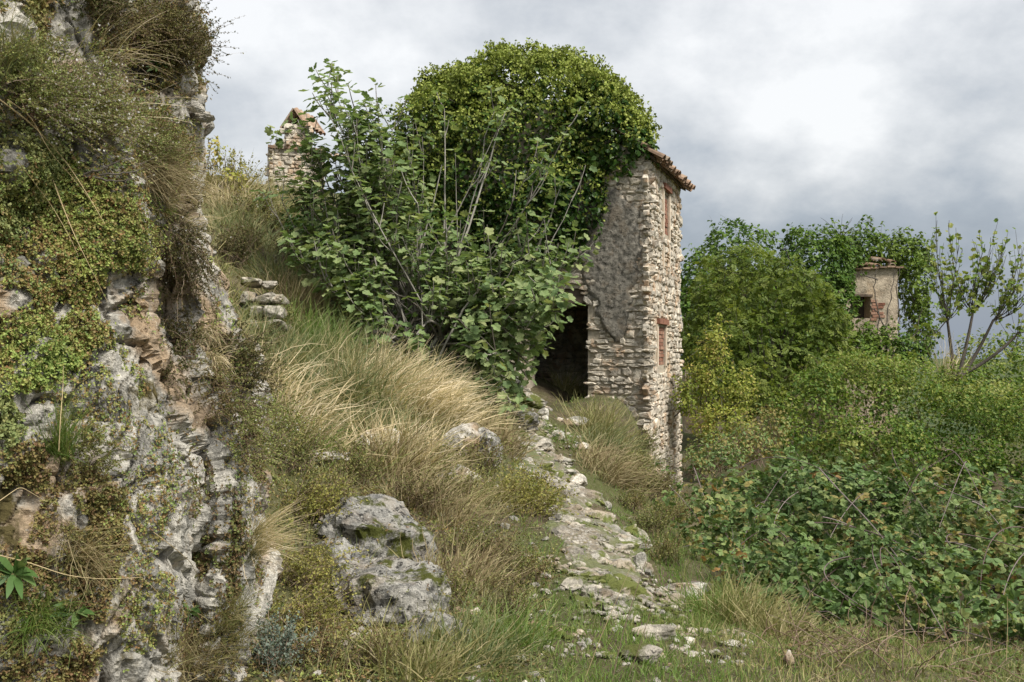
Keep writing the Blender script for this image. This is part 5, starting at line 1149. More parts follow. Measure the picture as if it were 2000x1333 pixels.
SHR = [ # column, row, stems, length, mat, leaf, dir, pull, label, flowers
 (1020, 1010, 130, .45, 'artemisia', .016, (.3, 0, 1), (.4, 0, -.5), 'yellow-green feathery wormwood leaning over the path bend', 0),
 (985, 1000, 110, .40, 'artemisia', .015, (.2, 0, 1), (.4, 0, -.5), 'smaller yellow-green wormwood behind the one at the path bend', 0),
 (880, 985, 120, .38, 'thyme', .013, (.3, 0, 1), (.3, 0, -.4), 'olive thyme bush in the middle of the bank', 0),
 (800, 1000, 120, .36, 'heath_brown', .012, (.2, 0, 1), (.3, 0, -.5), 'brown heath bush right of the upper boulder', 0),
 (905, 1100, 130, .34, 'thyme', .011, (.3, 0, 1), (.4, 0, -.2), 'thyme bush slanting right beside the mossy boulder', 40),
 (960, 1130, 110, .30, 'heath_brown', .010, (.2, 0, 1), (.3, 0, -.3), 'brown-green thyme bush near the path foot', 0),
 (1030, 1150, 110, .28, 'thyme', .010, (.1, 0, 1), (.2, 0, -.3), 'low olive bush at the left edge of the lower path', 0),
 (870, 1190, 110, .26, 'thyme', .010, (.2, 0, 1), (.2, 0, -.3), 'dark green herb clump touching the mossy boulder', 0),
 (990, 1220, 100, .26, 'thyme', .009, (0, 0, 1), (.2, 0, -.3), 'olive herb clump at the lower bank', 0),
 (600, 1010, 130, .36, 'thyme', .011, (.2, 0, 1), (.3, 0, -.4), 'olive bush between the cliff foot and the upper boulder', 0),
 (590, 1040, 110, .38, 'artemisia', .013, (.5, 0, .9), (.5, 0, -.3), 'yellow wormwood sprays by the straw fan at the cliff foot', 0),
 (560, 1170, 130, .34, 'artemisia', .011, (.6, 0, .8), (.5, 0, -.5), 'bright yellow-green wormwood cushion low by the cliff', 0),
 (570, 1250, 130, .32, 'artemisia', .010, (.5, 0, .8), (.5, 0, -.5), 'yellow-green wormwood spray above the grey lavender', 0),
 (640, 1010, 100, .30, 'thyme', .010, (0, 0, 1), (.2, 0, -.2), 'dark olive herb cushion left of the upper boulder', 0),
 (560, 940, 130, .40, 'thyme', .012, (.3, 0, 1), (.4, 0, -.5), 'olive-brown bush on the bank beside the cliff edge', 30),
 (690, 950, 120, .28, 'thyme', .012, (.1, 0, 1), (.2, 0, -.3), 'low herb cushion above the upper boulder', 0),
 (510, 1300, 150, .22, 'lavender', .010, (.1, 0, 1), (0, 0, -.1), 'blue-grey lavender cushion at the bottom of the cliff', 0),
 (490, 440, 130, .7, 'thyme', .028, (.1, 0, 1), (.1, 0, -.2), 'white-flowering shrub on the upper slope', 160),
 (435, 395, 110, 1.0, 'artemisia', .035, (.1, 0, 1), (.1, 0, .1), 'yellow-green broom against the sky by the cliff', 0),
 (445, 520, 130, .6, 'heath_dark', .022, (0, 0, 1), (.1, 0, -.3), 'dark purplish heath on the slope by the cliff', 0),
 (1260, 985, 130, .5, 'thyme', .016, (.1, 0, 1), (.2, 0, -.5), 'olive weeds at the foot of the house corner', 0),
 (1270, 1050, 140, .34, 'thyme', .012, (.1, 0, 1), (.1, 0, -.3), 'dark weeds between path slab and brambles', 0),
 (1300, 1110, 130, .28, 'thyme', .011, (0, 0, 1), (.1, 0, -.3), 'leafy weeds under the left edge of the brambles', 0),
 (930, 930, 120, .42, 'thyme', .014, (.2, 0, 1), (.4, 0, -.5), 'olive bush left of the path below the head rocks', 0),
 (840, 930, 110, .38, 'thyme', .013, (.2, 0, 1), (.3, 0, -.5), 'olive bush below the grey slab on the bank', 20),
 (740, 1330, 110, .22, 'thyme', .008, (0, 0, 1), (.1, 0, -.2), 'low herb clump under the mossy boulder at the bottom edge', 0),
 (620, 1310, 110, .22, 'sedum_dark', .009, (0, 0, 1), (.1, 0, -.3), 'reddish herb clump at the bottom edge right of the lavender', 0),
 (520, 880, 110, .34, 'savory', .011, (.2, 0, 1), (.2, 0, -.4), 'dark green bush with white specks beside the cliff edge', 60),
]
SHR += [
 (1250, 900, 110, .45, 'thyme', .016, (.1, 0, 1), (.2, 0, -.6), 'weeds on the terrace drop beside the wall foot', 0), (1240, 950, 120, .45, 'thyme', .016, (.1, 0, 1), (.2, 0, -.6), 'olive weeds below the brown tussock', 0), (1290, 990, 110, .4, 'heath_brown', .015, (.1, 0, 1), (.2, 0, -.5), 'brown weeds at the lowest wall stones', 0),
 (1315, 1030, 110, .4, 'thyme', .015, (.1, 0, 1), (.1, 0, -.4), 'green weeds between wall foot and brambles', 0), (1230, 1000, 110, .35, 'thyme', .013, (.1, 0, 1), (.2, 0, -.5), 'weeds on the slope right of the path slabs', 0),
 (470, 500, 110, .55, 'heath_brown', .020, (0, 0, 1), (.1, 0, -.3), 'brown heath above the dry-stone wall', 0), (520, 470, 110, .55, 'thyme', .022, (0, 0, 1), (.1, 0, -.3), 'olive scrub on the slope below the white-flowering shrub', 0),
 (575, 520, 120, .6, 'heath_dark', .022, (0, 0, 1), (.1, 0, -.3), 'dark scrub on the slope left of the ivy thicket', 0), (540, 660, 110, .4, 'thyme', .018, (0, 0, 1), (.1, 0, -.3), 'olive scrub below the dry-stone wall', 0),
 (625, 560, 120, .6, 'thyme', .022, (0, 0, 1), (.1, 0, -.3), 'scrub at the left foot of the fig', 0), (680, 930, 110, .3, 'heath_brown', .013, (.1, 0, 1), (.2, 0, -.3), 'brown cushion on the bank crest above the boulders', 0)]
for k, (px, py, n, L, mt, lf, dr, pl, lab, fl) in enumerate(SHR):
    b = at(px, py); dens = 22
    shrub('wild_shrub', lab, 'shrub', b + np.array([[0, 0, 0], [.1, .05, 0], [-.1, .04, 0], [.03, .12, 0]]) * (L / .35), n, L, mt, 400 + k, dr, .42, pl, lf * 1.6, dens, flowers=fl, flower=lf * .9, stem_w=.0035 if py > 600 else .008)
# pale yellow leaves on the broom by the cliff, against the sky
leafy('yellow_sapling', 'small sapling with lemon-yellow leaves on the crest beside the cliff', 'sapling', [(422, 300, 19.5, .16, .2, .30), (450, 350, 19.5, .22, .2, .25)], 260, .08, 'yellowleaf', OVAL, 451, hues=(1, .3, .25), stems=14, stem_r=.01)

# ------------------------------------------------------------------ ground cover
def grass_stuff(name, label, polys, n, L, mat, seed, width=.004, holes=(), dlo=4.2, dhi=26, tilt=.5, wind=(.15, 0, -.5), keep=None):
    rng = rs(seed); p = scatter(n, rng, polys, dlo, dhi, holes=holes)
    if keep is not None: p = p[keep(p, rng)]
    m = len(p); d0 = nrm(np.array([0, 0, 1.0]) + rng.normal(size=(m, 3)) * tilt); ln = L * rng.uniform(.4, 1.2, m) * (.7 + .5 * (fbm(p * 2, 3, seed) > 0))
    path, w, side = grass_geo(p, d0, ln, 1.0, np.asarray(wind, float)[None] * rng.uniform(.3, 1.6, (m, 1)) + rng.normal(size=(m, 3)) * .15, rng, 4, 1.2)
    w = w * (width * (.6 + p[:, 1] / 12))[:, None]
    V, f, rn, t = ribbons(path, w, side, hue(p, rng, 1.5, .5, 0, seed)); return Geo().add(V, f, rn, t).obj(name, M[mat], None, kind='stuff', label=label, category='grass')
BANK = [(440, 380), (620, 400), (700, 640), (900, 740), (1000, 800), (960, 860), (1010, 960), (1040, 1100), (1090, 1200), (1060, 1340), (480, 1340), (530, 1080), (520, 800), (430, 560)]
off = lambda lo, hi: (lambda p, r: r.random(len(p)) < smooth(lo, hi, path_dist(p[:, 0], p[:, 1])))
grass_stuff('grass', 'mixed dry and green grass covering the bank', [BANK], 12000, .16, 'grass_blue', 501, .005, keep=(lambda p, r: (r.random(len(p)) < smooth(.35, .7, path_dist(p[:, 0], p[:, 1]))) & (r.random(len(p)) < np.where(p[:, 1] < 9, .35, 1.0))))
grass_stuff('grass', 'straw-coloured grass scattered over the bank', [BANK], 6000, .20, 'pale_grass', 502, .005, keep=(lambda p, r: (r.random(len(p)) < smooth(.35, .7, path_dist(p[:, 0], p[:, 1]))) & (r.random(len(p)) < np.where(p[:, 1] < 9, .35, 1.0))))
TERR = [(940, 770), (1250, 780), (1265, 960), (1340, 980), (1340, 1180), (1420, 1220), (1330, 1340), (1040, 1340), (1000, 1100), (1000, 860)]
grass_stuff('grass', 'short bright-green grass along the footpath', [TERR], 26000, .09, 'grass_green', 503, .004, keep=lambda p, r: r.random(len(p)) < np.where(p[:, 1] < 6.4, 1.0, .14 + .86 * smooth(.22, .48, path_dist(p[:, 0], p[:, 1]) + .34 * fbm(p * 1.6, 3, 9))))
FORE = [(1130, 1225), (1450, 1195), (1700, 1205), (2100, 1200), (2100, 1345), (900, 1345), (1000, 1260)]
grass_stuff('grass', 'green turf at the foot of the path', [FORE], 26000, .07, 'grass_green', 504, .0045)
grass_stuff('grass', 'long pale grass in the right foreground', [[(1330, 1225), (1700, 1215), (2150, 1215), (2150, 1400), (1400, 1400)]], 9000, .085, 'pale_grass', 505, .0042, dlo=3.6, dhi=9)
grass_stuff('grass', 'rank grass around the house foot and under the thickets', [[(1240, 960), (1330, 960), (1400, 1100), (1500, 1250), (1330, 1200)]], 5000, .2, 'grass_green', 506, .005, dlo=6, dhi=20)

grass_stuff('grass', 'dry hill grass behind the cliff', [[(-200, 330), (300, 330), (430, 380), (450, 560), (520, 800), (300, 1100), (-200, 1100)]], 7000, .38, 'pale_grass', 507, .008, dlo=6, dhi=26, wind=(.3, 0, -.4))
ROS = None
def rosette_tpl(k=4):
    Vs, Fs = [], []
    for i in range(k):
        a = i * 2.39996; r = .35 + .65 * (i / k); el = 1.15 - .95 * (i / k); d = np.array([math.cos(a) * math.cos(el), math.sin(a) * math.cos(el), math.sin(el)]); s = np.array([-math.sin(a), math.cos(a), 0]) * .26; n0 = 4 * i
        Vs += [d * .08, d * r * .6 + s, d * r, d * r * .6 - s]; Fs += [[n0, n0 + 1, n0 + 2, n0 + 3]]
    return np.array(Vs), np.array(Fs)
ROS = rosette_tpl()
def rosettes(p, nn, size, rng, rnd):
    n = len(p); Z = nrm(nn + rng.normal(size=(n, 3)) * .35 + np.array([0, 0, .25])); X = nrm(np.cross(Z, sphere(rng, n))); Y = np.cross(Z, X); sz = size * rng.uniform(.5, 1.3, n)
    V = p[:, None] + sz[:, None, None] * (ROS[0][None, :, :1] * X[:, None] + ROS[0][None, :, 1:2] * Y[:, None] + ROS[0][None, :, 2:] * Z[:, None]); k = len(ROS[0])
    r = np.repeat(rnd, k) + np.tile(np.repeat(rs(1).random(k // 4) * .12, 4), n)
    return V.reshape(-1, 3), [(ROS[1][None] + (np.arange(n) * k)[:, None, None]).reshape(-1, 4)], np.clip(r, .01, .99), np.full(n * k, .5)
def mat_on_cliff(name, label, polys, n, size, mat, seed, thresh=-.35, lift=.02, freq=5.0, bias=0):
    rng = rs(seed); g = Geo()
    for poly in polys:
        a = abs(sum(poly[i][0] * poly[(i + 1) % len(poly)][1] - poly[(i + 1) % len(poly)][0] * poly[i][1] for i in range(len(poly)))) / 2
        p, nn = cliff_pts(poly, int(n * a / sum_area(polys)), rng)
        if len(p) == 0: continue
        f = fbm(p * freq, 3, seed); ok = f > thresh; p, nn, f = p[ok], nn[ok], f[ok]
        p = p + nn * (lift * (.3 + np.clip(f - thresh, 0, 1.2)) * rng.uniform(.2, 1.3, len(p)))[:, None]
        g.add(*rosettes(p, nn, size, rng, hue(p, rng, 3.0, .45, bias, seed)))
    return g.obj(name, M[mat], None, kind='stuff', label=label, category='stonecrop')
def sum_area(polys):
    return sum(abs(sum(q[i][0] * q[(i + 1) % len(q)][1] - q[(i + 1) % len(q)][0] * q[i][1] for i in range(len(q)))) / 2 for q in polys)
mat_on_cliff('stonecrop', 'thick yellow-green stonecrop mat on the upper cliff face', [[(-30, 330), (130, 300), (250, 400), (300, 470), (285, 525), (205, 520), (170, 615), (215, 650), (150, 720), (60, 770), (-30, 770)]], 20000, .0175, 'sedum', 601, -.42, .05)
mat_on_cliff('stonecrop', 'fresh green stonecrop at the left edge of the cliff', [[(-40, 225), (120, 300), (110, 420), (-40, 480)], [(-40, 780), (30, 800), (40, 870), (-40, 890)]], 4500, .020, 'sedum_green', 602, -.5, .05)
mat_on_cliff('stonecrop', 'reddish stonecrop strip in the cleft between the cliff ribs', [[(335, 630), (385, 640), (372, 760), (335, 830)], [(345, 830), (405, 850), (470, 1000), (505, 1120), (440, 1190), (380, 1110), (365, 960)], [(395, 640), (470, 660), (500, 740), (420, 760)], [(440, 760), (515, 820), (522, 960), (470, 920)]], 7000, .021, 'sedum_red', 603, -.25, .035)
mat_on_cliff('stonecrop', 'sparse stonecrop over the lower left cliff', [[(-40, 1050), (100, 1080), (260, 1050), (215, 1160), (180, 1340), (-40, 1340)], [(300, 1340), (345, 1180), (470, 1190), (500, 1340)], [(160, 900), (240, 960), (230, 1050), (60, 1060), (90, 960)], [(-40, 890), (70, 860), (100, 960), (-40, 940)]], 12500, .0175, 'sedum_dark', 604, -.25, .03)
mat_on_cliff('stonecrop', 'yellow-green cushion plants among the heath near the cliff top', [[(-40, 60), (230, 90), (330, 200), (380, 330), (300, 470), (240, 390), (100, 290), (-40, 230)], [(100, -40), (390, -40), (400, 130), (200, 130)]], 6500, .020, 'sedum', 607, -.12, .04)
mat_on_cliff('stonecrop', 'olive cushion plants on the cliff top', [[(-40, -40), (115, -40), (70, 80), (-40, 110)], [(150, -40), (360, -40), (400, 80), (350, 150), (250, 130), (190, 90)], [(250, 130), (390, 150), (390, 320), (300, 300)]], 7500, .021, 'sedum_dark', 605, -.25, .05)
mat_on_cliff('stonecrop', 'green stonecrop crumbs on the cliff ribs', [[(60, 760), (300, 520), (370, 960), (330, 1200), (250, 1333), (200, 1000), (100, 850)], [(370, 420), (480, 650), (540, 1000), (500, 1200), (400, 900)]], 8500, .017, 'sedum', 606, .0, .02)
def mat_on_ground(name, label, polys, n, size, mat, seed, thresh=-.2, holes=(), keep=None, category='ground cover', bias=0, lift=.03):
    rng = rs(seed); p = scatter(n, rng, polys, holes=holes); f = fbm(p * 2.5, 3, seed); ok = f > thresh
    if keep is not None: ok &= keep(p, rng)
    p, f = p[ok], f[ok]; nn = np.zeros_like(p); nn[:, 2] = 1; p = p + nn * (lift * rng.random(len(p)) * (.5 + f))[:, None]
    return Geo().add(*rosettes(p, nn, size * (.6 + p[:, 1] / 14), rng, hue(p, rng, 2, .5, bias, seed))).obj(name, M[mat], None, kind='stuff', label=label, category=category)
mat_on_ground('ground_cover', 'creeping thyme and stonecrop carpeting the bank', [BANK], 24000, .030, 'thyme', 611, -.3, keep=off(.35, .6))
mat_on_ground('ground_cover', 'reddish stonecrop patches around the bank boulders', [[(540, 880), (860, 960), (1000, 1100), (1000, 1340), (500, 1340), (540, 1000)]], 20000, .022, 'sedum', 612, -.15, keep=off(.5, .7))
mat_on_ground('ground_cover', 'low green weeds beside the footpath', [TERR], 9000, .022, 'sedum_green', 613, -.1, keep=lambda p, r: r.random(len(p)) < .12 + .88 * smooth(.3, .6, path_dist(p[:, 0], p[:, 1])))

def rubble():
    rng = rs(631); p = scatter(1500, rng, [[(560, 860), (860, 860), (1040, 960), (1080, 1200), (1040, 1340), (520, 1340), (540, 1000)], [(1000, 790), (1200, 800), (1180, 900), (1000, 880)], [(1080, 1200), (1500, 1240), (1500, 1340), (1000, 1340)]]); p = p[fbm(p * 1.6, 3, 632) > .02]; n = len(p); V0, F0 = ico(1)
    s = rng.uniform(.008, .030, n) * (.6 + p[:, 1] / 9); V = (p + np.array([0, 0, .004]))[:, None] + (V0[None] + rng.normal(size=(n, len(V0), 3)) * .18) * (s[:, None] * rng.uniform(.6, 1.2, (n, 3)) * np.array([1.2, 1.2, .8]))[:, None]
    Geo().add(V.reshape(-1, 3), [(F0[None] + (np.arange(n) * len(V0))[:, None, None]).reshape(-1, 3)], np.repeat(rng.random(n), len(V0))).obj('rubble', M['cliff'], None, kind='stuff', label='small pale stones scattered over the bank and turf', category='rubble')
rubble()
def mat_on_rocks():
    rng = rs(621); g = Geo()
    for o in ROCKS[:12]:
        me = o.data; V = np.empty(len(me.vertices) * 3, np.float32); me.vertices.foreach_get('co', V); V = V.reshape(-1, 3) + np.array(o.location); N = np.empty(len(V) * 3, np.float32); me.vertex_normals.foreach_get('vector', N); N = N.reshape(-1, 3)
        f = fbm(V * 4.5, 3, 622); k = np.flatnonzero((N[:, 2] > .30) & (f > .06)); m = int(min(len(k), 700 if len(V) > 9000 else 60))
        if m < 5: continue
        k = rng.choice(k, m); g.add(*rosettes(V[k] + N[k] * .008, N[k], .020, rng, hue(V[k], rng, 3, .5, 0, 5)))
    g.obj('stonecrop', M['sedum_dark'], None, kind='stuff', label='small stonecrop cushions growing on the bank boulders', category='stonecrop')
mat_on_rocks()

# ------------------------------------------------------------------ plants rooted in the cliff
def cr(*pts): return np.array([cliff_at(x, y)[0] for x, y in pts])
shrub('savory_bush', 'white-flowered savory bush cascading across the upper cliff', 'shrub', cr((60, 210), (90, 190), (110, 230), (130, 200), (160, 240), (170, 210), (80, 250), (140, 270), (190, 260), (100, 170)), 420, .40, 'savory', 701, (.75, -.45, .35), .33, (.5, -.1, -.75), .0095, 38, flowers=620, flower=.0085, stem_w=.0025, jitter=.03)
shrub('savory_bush', 'dark green savory hanging below the dry grass on the cliff', 'shrub', cr((330, 470), (350, 480), (370, 470), (340, 510), (365, 520), (385, 500), (350, 550)), 260, .30, 'heath_dark', 702, (.35, -.6, .1), .35, (.2, 0, -1.1), .010, 38, flowers=120, flower=.007, stem_w=.0025)
shrub('heath_bush', 'dark spiky heath bush on the cliff top against the sky', 'shrub', cr((330, 60), (350, 80), (370, 60), (375, 100), (360, 120), (340, 100), (320, 80)), 260, .26, 'heath_dark', 703, (.6, -.5, .35), .45, (.3, 0, -.5), .010, 32, stem_w=.0025)
shrub('heath_bush', 'brown heath tuft under the cliff top', 'shrub', cr((260, 40), (280, 70), (300, 50), (240, 80), (290, 100)), 240, .26, 'heath_brown', 704, (.5, -.55, .3), .45, (.3, 0, -.6), .009, 36, stem_w=.0025)
shrub('heath_bush', 'dark olive bush at the very top of the cliff', 'shrub', cr((180, 10), (210, 20), (200, 50), (230, 10)), 220, .22, 'heath_dark', 705, (.4, -.5, .5), .45, (.3, 0, -.6), .010, 32, stem_w=.0025)
shrub('heath_bush', 'dark brown heath on the outer cliff rib', 'shrub', cr((470, 690), (490, 700), (480, 730), (500, 740)), 180, .22, 'heath_dark', 706, (.5, -.4, .5), .45, (.2, 0, -.6), .010, 36, stem_w=.0025)
shrub('heath_bush', 'purplish dead heath in the cleft by the outer rib', 'shrub', cr((420, 740), (440, 760), (450, 780), (430, 790)), 160, .18, 'heath_brown', 707, (.3, -.7, .3), .45, (.2, 0, -.6), .008, 30, stem_w=.0025)
shrub('savory_bush', 'grey-green bushy savory on the outer rib beside the grass', 'shrub', cr((470, 800), (490, 820), (500, 850), (480, 870), (495, 890)), 240, .26, 'savory', 708, (.6, -.5, .2), .4, (.2, 0, -.9), .010, 32, flowers=110, flower=.008, stem_w=.0025)
shrub('thyme_bush', 'feathery green thyme on the white rock of the inner rib', 'shrub', cr((150, 870), (170, 880), (190, 890), (160, 900)), 120, .15, 'thyme', 709, (.5, -.6, .4), .4, (.1, 0, -.4), .008, 40, stem_w=.002)
shrub('heath_bush', 'mid-cliff olive heath beside the savory', 'shrub', cr((290, 250), (310, 280), (330, 300), (300, 310), (280, 290)), 220, .24, 'savory', 710, (.6, -.5, .2), .4, (.4, 0, -.7), .009, 32, stem_w=.0025)
shrub('heath_bush', 'olive heath on the left of the cliff above the stonecrop', 'shrub', cr((20, 160), (60, 140), (30, 190), (90, 130)), 220, .24, 'savory', 711, (.4, -.6, .3), .4, (.4, 0, -.7), .009, 32, stem_w=.0025)
shrub('heath_bush', 'dark heath in the cleft under the dark savory', 'shrub', cr((330, 620), (345, 650), (350, 690), (340, 740)), 180, .18, 'heath_dark', 712, (.3, -.7, .2), .4, (.1, 0, -.8), .008, 34, stem_w=.0025)
def cliff_grass(name, label, roots, n, L, mat, seed, d0, wind, spread=.03, tilt=.35, width=.0025):
    rng = rs(seed); roots = np.asarray(roots); r = roots[rng.integers(0, len(roots), n)] + rng.normal(size=(n, 3)) * spread
    D = nrm(np.asarray(d0, float) + rng.normal(size=(n, 3)) * tilt); pull = np.asarray(wind, float)[None] * rng.uniform(.4, 1.5, (n, 1)) + rng.normal(size=(n, 3)) * .12
    path, w, side = grass_geo(r, D, L * rng.uniform(.45, 1.15, n), width, pull, rng, 8, 1.2)
    V, f, rn, t = ribbons(path, w, side, np.clip(rng.normal(.5, .28, n), .01, .99)); return Geo().add(V, f, rn, t).obj(name, M[mat], None, label=label, category='grass')
cliff_grass('grass_tuft', 'large reddish-tan dry grass tuft hanging from the cliff edge', cr((300, 350), (330, 345), (350, 360), (370, 370), (320, 380), (285, 335), (360, 340)), 800, .25, 'dry_red', 721, (.6, -.6, .30), (.3, 0, -1.2), .03)
cliff_grass('grass_tuft', 'tan grass above the large hanging tuft', cr((310, 290), (330, 300), (300, 320), (340, 310)), 360, .20, 'dry_red', 722, (.5, -.6, .6), (.4, 0, -.4), .03)
cliff_grass('grass_tuft', 'blue-green grass tuft at the top left of the cliff', cr((0, 150), (20, 160), (40, 150), (10, 120)), 380, .24, 'grass_blue', 723, (.25, -.5, .8), (.4, 0, -.5), .03)
cliff_grass('grass_tuft', 'green grass tuft with pale stalks on the mid-left ledge', cr((120, 880), (130, 890), (140, 880)), 260, .24, 'grass_green', 724, (.15, -.4, 1), (.2, 0, -.3), .015)
cliff_grass('grass_tuft', 'drooping green grass at the lower left corner of the cliff', cr((80, 1220), (90, 1240), (60, 1250), (110, 1230)), 280, .22, 'grass_green', 725, (.2, -.6, .7), (.2, -.1, -1.1), .02, width=.003)
cliff_grass('grass_tuft', 'straw fan springing from the outer rib towards the bank', cr((505, 1040), (515, 1060), (500, 1080)), 260, .32, 'straw', 726, (.7, -.5, .5), (.4, 0, -.3), .015)
cliff_grass('grass_tuft', 'brown dry twiggy tuft in the lower middle of the cliff', cr((150, 1060), (180, 1070), (170, 1100), (200, 1090)), 420, .22, 'dry_red', 727, (.5, -.7, .35), (.2, 0, -.3), .03, .5, .002)
cliff_grass('grass_tuft', 'pale roots and straw on the rib under the dark heath', cr((395, 650), (410, 660), (420, 690)), 260, .18, 'straw', 728, (.4, -.6, 0), (0, 0, -1), .02)
cliff_grass('grass_tuft', 'tan straw at the foot of the cliff by the bottom edge', cr((330, 1290), (360, 1300), (390, 1290), (420, 1300)), 420, .22, 'dry_red', 729, (.3, -.6, .7), (.3, 0, -.4), .04)
cliff_grass('grass_tuft', 'green-straw grass at the outer cliff foot', cr((440, 1230), (470, 1200), (480, 1250)), 300, .2, 'pale_grass', 730, (.4, -.5, .7), (.3, 0, -.5), .03)
cliff_grass('grass_tuft', 'wispy straw in the savory at the upper cliff', cr((190, 130), (210, 150), (160, 130), (230, 220)), 70, .38, 'straw', 731, (.8, -.5, .5), (.5, 0, -.9), .03)
cliff_grass('grass_tuft', 'wispy straw over the hanging dry tuft', cr((330, 400), (350, 420), (370, 440)), 110, .22, 'straw', 732, (.9, -.4, .4), (.3, 0, -.9), .02)
# strap-leaved rosettes
def strap(name, label, px, py, n, L, seed, w=.02):
    rng = rs(seed); b, nn = cliff_at(px, py); a = np.arange(n) * 2.4; d = np.stack([np.cos(a), -.5 * np.ones(n), .35 + .6 * np.sin(a)], -1); path, ww, side = grass_geo(b + nn * .01 + rng.normal(size=(n, 3)) * .004, nrm(d), L * rng.uniform(.7, 1.1, n), w, np.array([[0, -.1, -.7]]) * np.ones((n, 1)), rng, 7)
    s = np.linspace(0, 1, 7); ww = (w * np.sin(np.pi * (s * .85 + .12)))[None] * np.ones((n, 1)); V, f, rn, t = ribbons(path, ww, nrm(np.cross(d, nn[None] * np.ones((n, 1))) * .2 + nn), rng.random(n)); return Geo().add(V, f, rn, t).obj(name, M['strap'], None, label=label, category='plant')
strap('rosette_plant', 'big green strap-leaved rosette at the left edge of the cliff', 25, 1120, 12, .13, 741, .026)
strap('rosette_plant', 'small grey-green leaf rosette on the lower inner rib', 378, 1188, 11, .085, 742, .016)
strap('rosette_plant', 'broad-leaved seedling at the lower left of the cliff', 160, 1190, 6, .09, 743, .03)
strap('rosette_plant', 'pale rosette near the cliff top edge', 312, 140, 10, .07, 744, .014)
# long straw stalks in front of the face, leaning on the plants
def face(px, py, off=.10):
    p, n = cliff_at(px, py); d = max(p[1] - off, 1.0); return P(px, py, d)
stalk('straw_stalk', 'thick pale straw stalk slanting across the stonecrop from the upper left', [face(-10, 188), face(60, 240), face(125, 310), face(165, 370), face(205, 438)], .0028)
stalk('straw_stalk', 'bent straw stalk crossing the thick slanting one', [face(15, 195), face(62, 228), face(95, 295), face(140, 345), face(180, 395)], .0018)
stalk('straw_stalk', 'long straw stalk hanging down to the white rock', [face(103, 350), face(125, 410), face(150, 470), face(175, 520), face(210, 590)], .0022)
stalk('straw_stalk', 'thin straw stalk left of the hanging one', [face(35, 315), face(100, 400), face(135, 460), face(153, 500)], .0014)
stalk('straw_stalk', 'straw stalk lying across the brown twigs at the lower left', [face(-10, 1083), face(60, 1100), face(130, 1125), face(200, 1132), face(275, 1128)], .0022)
stalk('straw_stalk', 'straw stalk slanting over the lower grey rib', [face(300, 1040), face(340, 1070), face(375, 1100), face(392, 1140)], .0018)
stalk('straw_stalk', 'upright pale stalk on the mid-left ledge', [face(115, 880), face(118, 820), face(123, 760), face(124, 715)], .0018)
stalk('straw_stalk', 'straw stalk at the left edge above the strap rosette', [face(-10, 985), face(40, 950), face(90, 980)], .0016)
# woody dead branch in the savory
def dead_branch():
    rng = rs(751); o = thing('dead_branch', 'forked grey dead branch reaching right across the cliff', 'branch'); b = face(150, 345, .03)
    for k, (px, py, off) in enumerate([(290, 265, .16), (275, 320, .18), (310, 305, .15), (265, 350, .12), (240, 300, .16), (300, 345, .15)]):
        e = face(px, py, off); path = bez(b, b * .4 + e * .6 + np.array([0, -.02, -.02]), e, 14) + np.cumsum(rng.normal(size=(14, 3)) * .003, 0); V, f, rn, t = tubes(path[None], np.linspace(.006, .0016, 14)[None], 5); Geo().add(V, f, .6, t).obj('twig', M['bark'], o)
dead_branch()

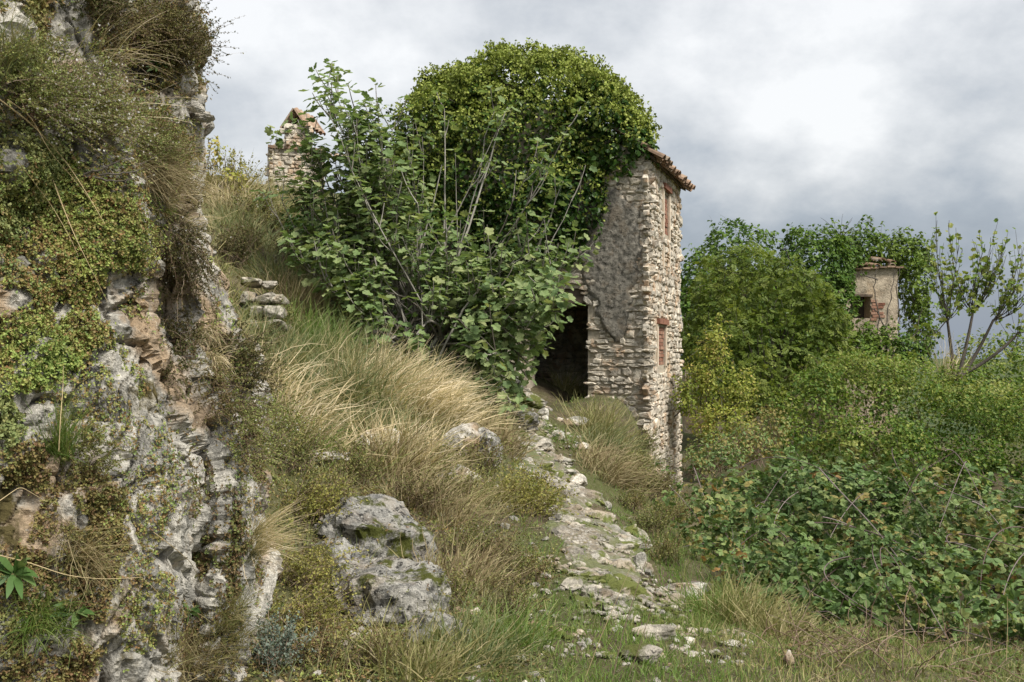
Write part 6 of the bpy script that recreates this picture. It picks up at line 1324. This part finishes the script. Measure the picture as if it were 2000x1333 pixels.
# ------------------------------------------------------------------ foreground right: dead canes, dry stems, thin shoots
def dead_canes():
    rng = rs(801); o = thing('dead_bramble', 'tangle of dead reddish bramble canes in the right foreground', 'bramble')
    px = rng.uniform(1520, 2080, 130); py = rng.uniform(1255, 1400, 130); b = np.stack([(px - 1000) / F * 5.4, 5.4 + rng.normal(size=130) * .35, np.zeros(130)], -1); b[:, 2] = H(b[:, 0], b[:, 1])
    D = nrm(np.stack([rng.normal(size=130) * .9, rng.normal(size=130) * .5, rng.uniform(.3, 1.1, 130)], -1)); path = bent_paths(b, D, rng.uniform(.15, .5, 130), np.stack([rng.normal(size=130) * .5, rng.normal(size=130) * .3, -rng.uniform(.2, 1.0, 130)], -1), 9, 1, .12, rng)
    V, f, rn, t = tubes(path, (np.linspace(1, .5, 9)[None] * rng.uniform(.0018, .0042, (130, 1))), 5, rng.random(130)); Geo().add(V, f, rn, t).obj('cane', M['twig'], o, kind='stuff')
    i = rng.integers(0, 130, 900); j = rng.integers(2, 9, 900); q = path[i, j] + rng.normal(size=(900, 3)) * .02
    Geo().add(*_lv(q, sphere(rng, 900), sphere(rng, 900), .022 * rng.uniform(.5, 1.2, 900), OVAL, rng.random(900))).obj('dead_leaf', M['heath_brown'], o, kind='stuff')
dead_canes()
for k, (pts, r, lab, m) in enumerate([
    ([(1195, 1333, 4.9), (1215, 1240, 4.9), (1250, 1130, 4.9), (1262, 1095, 4.9)], .0028, 'tall thin brown shoot standing in the path, middle of three', 'twig'),
    ([(1140, 1333, 4.9), (1175, 1240, 4.9), (1235, 1100, 4.9)], .0022, 'thin shoot left of the tall brown one on the path', 'stalk'),
    ([(1225, 1333, 4.9), (1250, 1260, 4.9), (1275, 1180, 4.9), (1287, 1120, 4.9)], .0022, 'reddish shoot right of the tall brown one on the path', 'twig'),
    ([(1712, 1330, 5.2), (1725, 1280, 5.2), (1745, 1225, 5.2)], .0026, 'dry flower stalk standing before the brambles', 'stalk'),
    ([(1888, 1330, 5.2), (1905, 1290, 5.2), (1925, 1250, 5.2)], .0026, 'leaning white stalk in the right foreground', 'stalk'),
    ([(1850, 1320, 5.3), (1860, 1280, 5.3), (1880, 1245, 5.3)], .0024, 'pale dead stalk with round seed head', 'stalk'),
    ([(1888, 1280, 5.4), (1890, 1240, 5.4), (1893, 1210, 5.4)], .0022, 'short upright pale stalk by the brambles', 'stalk'),
    ([(1965, 1290, 5.3), (1968, 1220, 5.3), (1967, 1165, 5.3)], .0022, 'tall pale stem at the right edge', 'stalk'),
    ([(1610, 1340, 5.0), (1660, 1275, 5.0), (1730, 1240, 5.0), (1780, 1250, 5.0)], .0022, 'arched straw stem over the pale foreground grass', 'stalk')]):
    stalk('dry_stalk', lab, [P(*q) for q in pts], r, m)
